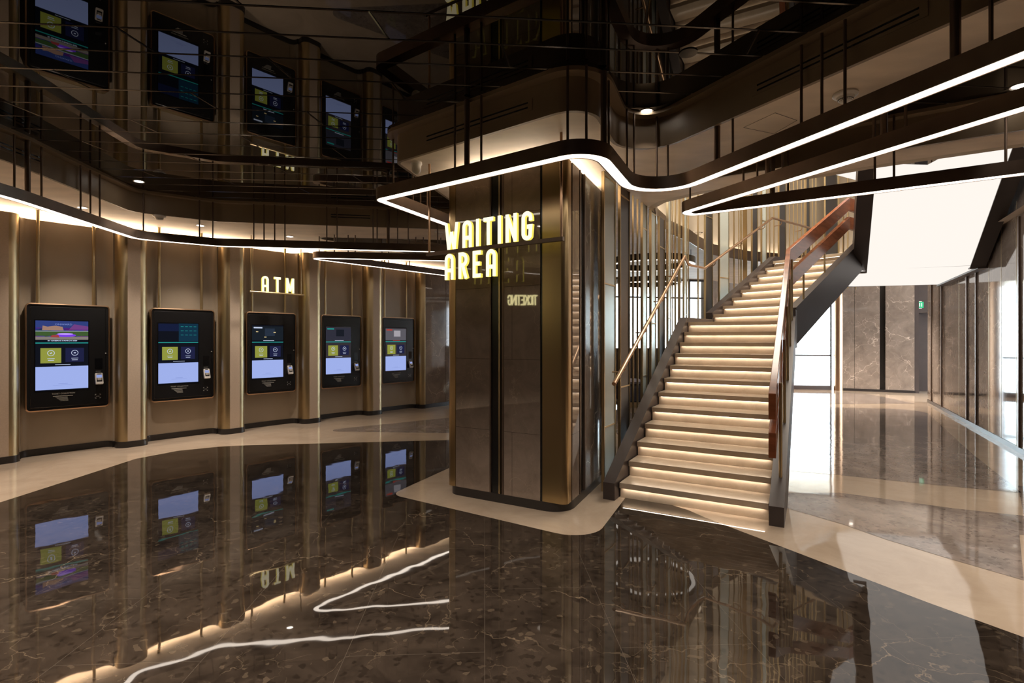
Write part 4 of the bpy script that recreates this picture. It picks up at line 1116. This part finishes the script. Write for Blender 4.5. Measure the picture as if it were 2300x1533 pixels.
wall('wall_far', (5.4, 14.5), (7.3, 16.0), M['brown_marble'])
wall('wall_side', wl(BAY * -7.2, -.1), (-10.5, -6.5), M['brown_dark'], ZM)
wall('wall_behind', (-10.5, -6.5), (12, -6.5), M['brown_dark'], ZM)
wall('wall_side', (12, -6.5), (12, 2.5), M['brown_dark'], ZM)
wall('wall_side', (12, 2.5), wr(-3.6, -.1), M['brown_marble'], ZM)

# ---------------------------------------------------------------- lobby furniture behind the screen
t = thing('bench', 'dark upholstered lounge bench seen between the slats behind the stair', 'bench', (3.3, 11.6, 0))
b = MB(); b.box((2.5, 11.4, .12), (2.2, .3, 0), (-.1, .7, 0), (0, 0, .33)); b.build('seat', plain('bench_fabric', (.02, .018, .03), .8), t, bevel=.03)
b = MB(); b.box((2.4, 12.0, .4), (2.2, .3, 0), (-.02, .15, 0), (0, 0, .9)); b.build('backrest', M['brown_dark'], t, bevel=.02)
b = MB(); b.box((2.5, 11.4, 0), (2.2, .3, 0), (-.08, .6, 0), (0, 0, .12)); b.build('plinth', M['brass'], t)
for x, y in ((2.75, 11.85), (3.55, 11.95)):
    b = MB(); b.lathe((x, y, .55), [(.001, -.07), (.16, -.05), (.2, 0), (.16, .05), (.001, .07)], 16)
    tag(b.build('cushion', plain('cushion_grey', (.32, .33, .42), .9)), 'pale grey cushion on the %s of the dark lounge bench' % ('left end' if x < 3 else 'right half'), 'cushion', 'cushions on the lounge bench')
def rl(cx, cy, r, z, lab):
    t = thing('ring_lamp', lab, 'ceiling light', (cx, cy, z), 'ring lamps in the lobby behind the stair')
    pth = [Vector((cx + r * math.cos(2 * math.pi * k / 40), cy + r * math.sin(2 * math.pi * k / 40))) for k in range(40)]
    b = MB(); b.sweep(pth, [(-.04, z + .01), (-.04, z + .12), (.04, z + .12), (.04, z + .01)], closed=True); b.build('channel', M['black'], t)
    b = MB(); b.sweep(pth, [(-.034, z), (-.034, z + .008), (.034, z + .008), (.034, z)], closed=True); b.build('diffuser', M['led_soft'], t)
    for k in (0, 13, 27):
        b = MB(); b.tube([(pth[k].x, pth[k].y, z + .1), (pth[k].x, pth[k].y, ZS)], .006, 6); b.build('hanger_rod', M['black'], t)
rl(2.55, 9.6, .75, 2.85, 'near circular black ring lamp hanging in the lobby behind the screen')
rl(3.1, 11.9, .7, 2.75, 'far circular black ring lamp hanging in the lobby behind the screen')

# ---------------------------------------------------------------- small ceiling fittings
def downlight(px, py, z, lab, on_=True, at=None, watts=40):
    p = Vector(at) if at else pt(px, py, z); t = thing('downlight', lab, 'ceiling light', p, 'recessed downlights')
    b = MB(); b.lathe((p.x, p.y, z), [(.046, -.001), (.060, -.006), (.062, -.003), (.062, .0)], 28); b.build('bezel', M['white'] , t)
    b = MB(); b.lathe((p.x, p.y, z), [(.0001, -.003), (.046, -.003)], 28); b.build('lens', M['down'] if on_ else M['black'], t)
    l = bpy.data.lights.new('downlight_beam', 'SPOT'); l.energy = watts; l.color = (1, .87, .75); l.spot_size = math.radians(118 if watts > 60 else 85 if watts > 20 else 55); l.spot_blend = .8; l.shadow_soft_size = .05
    o = bpy.data.objects.new('downlight_beam', l); COL.objects.link(o); o.parent = t; o.matrix_parent_inverse = t.matrix_basis.inverted(); o.location = (p.x, p.y, z - .03)
downlight(1452, 250, ZM, 'lit round downlight in the mirror ceiling in front of the stair', watts=14)
downlight(312, 407, ZM, 'lit round downlight in the mirror ceiling near the kiosk wall')
downlight(2290, 193, ZM, 'lit round downlight in the mirror ceiling at the right edge of the photo', watts=14)
downlight(185, 466, ZS, 'lit round downlight in the plaster soffit above the nearest kiosk')
downlight(450, 506, ZS, 'lit round downlight in the plaster soffit above the second kiosk')
downlight(651, 531, ZS, 'lit round downlight in the plaster soffit above the ATM sign')
# added unseen fill downlights over the hall beside and behind the photographer
for x, y, lab in ((-3.4, 2.2, 'added unseen fill downlight in the mirror ceiling left of the photographer'), (-3.0, -1.2, 'added unseen fill downlight behind the photographer on the left'),
                  (.6, -1.4, 'added unseen fill downlight right behind the photographer'), (-6.2, 2.6, 'added unseen fill downlight by the wall left of the photographer'), (2.0, -3.6, 'added unseen fill downlight at the back right of the hall'), (-.5, 1.3, 'added unseen fill downlight just above the photographer')):
    downlight(0, 0, ZM if x > -4.5 else ZS, lab, at=(x, y, ZM if x > -4.5 else ZS), watts=185)
for x, y, lab in ((4.9, 1.6, 'added unseen fill downlight in the mirror recess at the far right'), (8.6, 13.2, 'added unseen fill downlight before the far marble wall'), (3.0, 8.0, 'x')):  # more unseen downlights, added to brighten the right side and far wall
    if lab != 'x': downlight(0, 0, ZM if x < 6 else ZS, lab, at=(x, y, ZM if x < 6 else ZS), watts=180 if x < 6 else 300)
def detector(px, py, z, lab):
    p = pt(px, py, z)
    b = MB(); b.lathe((p.x, p.y, z), [(.075, 0), (.078, -.012), (.070, -.02), (.055, -.024), (.042, -.048), (.030, -.058), (.0001, -.060)], 28)
    o = b.build('smoke_detector', M['white']); tag(o, lab, 'smoke detector', 'smoke detectors')
    b = MB(); b.lathe((p.x, p.y, z), [(.044, -.040), (.047, -.041), (.038, -.052), (.035, -.051)], 20); b.build('sensor_band', M['black'], o)
detector(358, 484, ZS, 'white smoke detector on the soffit above the second kiosk')
detector(988, 519, ZS, 'white smoke detector on the soffit just left of the column')
detector(1899, 210, ZS, 'white smoke detector on the right soffit above the light band')
p = pt(935, 364, ZS); t = thing('security_camera', 'white dome camera under the soffit corner left of the column', 'camera', p)
b = MB(); b.lathe(p, [(.052, 0), (.055, -.02), (.046, -.032), (.044, -.06)], 24); b.build('mount', M['white'], t)
b = MB(); b.lathe(p, [(.044, -.058), (.044, -.075), (.034, -.098), (.016, -.11), (.0001, -.112)], 24); b.build('dome', M['white'], t)
p = pt(1546, 118, ZM); b = MB(); b.lathe(p, [(.06, 0), (.06, -.006), (.0001, -.008)], 24); tag(b.build('ceiling_speaker', M['black']), 'small round dark speaker flush in the mirror ceiling', 'speaker')
# slot diffusers in the fascias
def vent(Pa, Pb, px0, px1, zc, lab):
    p, q = on(Pa, Pb, px0), on(Pa, Pb, px1); u_ = (q - p).normalized(); n_ = Vector((u_.y, -u_.x))
    if n_.dot(-(p + q)) < 0: n_ = -n_
    t = thing('air_vent', lab, 'air vent', (*p, zc), 'slot air vents in the fascias')
    b = MB(); b.box((*(p + n_ * .001), zc - .045), (*(q - p), 0), (*(n_ * .004), 0), (0, 0, .09)); b.build('plate', M['fascia'], t)
    for dz in (-.018, .018):
        b = MB(); b.box((*(p + u_ * .04 + n_ * .004), zc + dz - .006), (*(q - p - u_ * .08), 0), (*(n_ * .002), 0), (0, 0, .012)); b.build('slot', M['black'], t)
vent(TT, AA, 952, 1196, 3.28, 'double slot air vent in the fascia above the column')
vent(fas_L[0], fas_L[1], -60, 100, 3.29, 'double slot air vent in the fascia at the left edge of the photo')
vent(fas_L[3], fas_L[4], 737, 838, 3.30, 'double slot air vent in the far fascia left of the column')
vent(BB_, CC, 1690, 2085, 3.29, 'long double slot air vent in the right fascia')
# access panel in the right soffit
t_ = [pt(1670, 286, ZS), pt(1738, 300, ZS), pt(1790, 270, ZS), pt(1741, 253, ZS)]
b = MB()
for k in range(4):
    p, q = t_[k], t_[(k + 1) % 4]; u_ = (q - p).normalized(); n_ = Vector((-u_.y, u_.x, 0)) * .0025
    b.quad(p - n_ - Vector((0, 0, .001)), q - n_ - Vector((0, 0, .001)), q + n_ - Vector((0, 0, .001)), p + n_ - Vector((0, 0, .001)))
b.build('trim_9', M['black'], kind='structure', smooth=False)
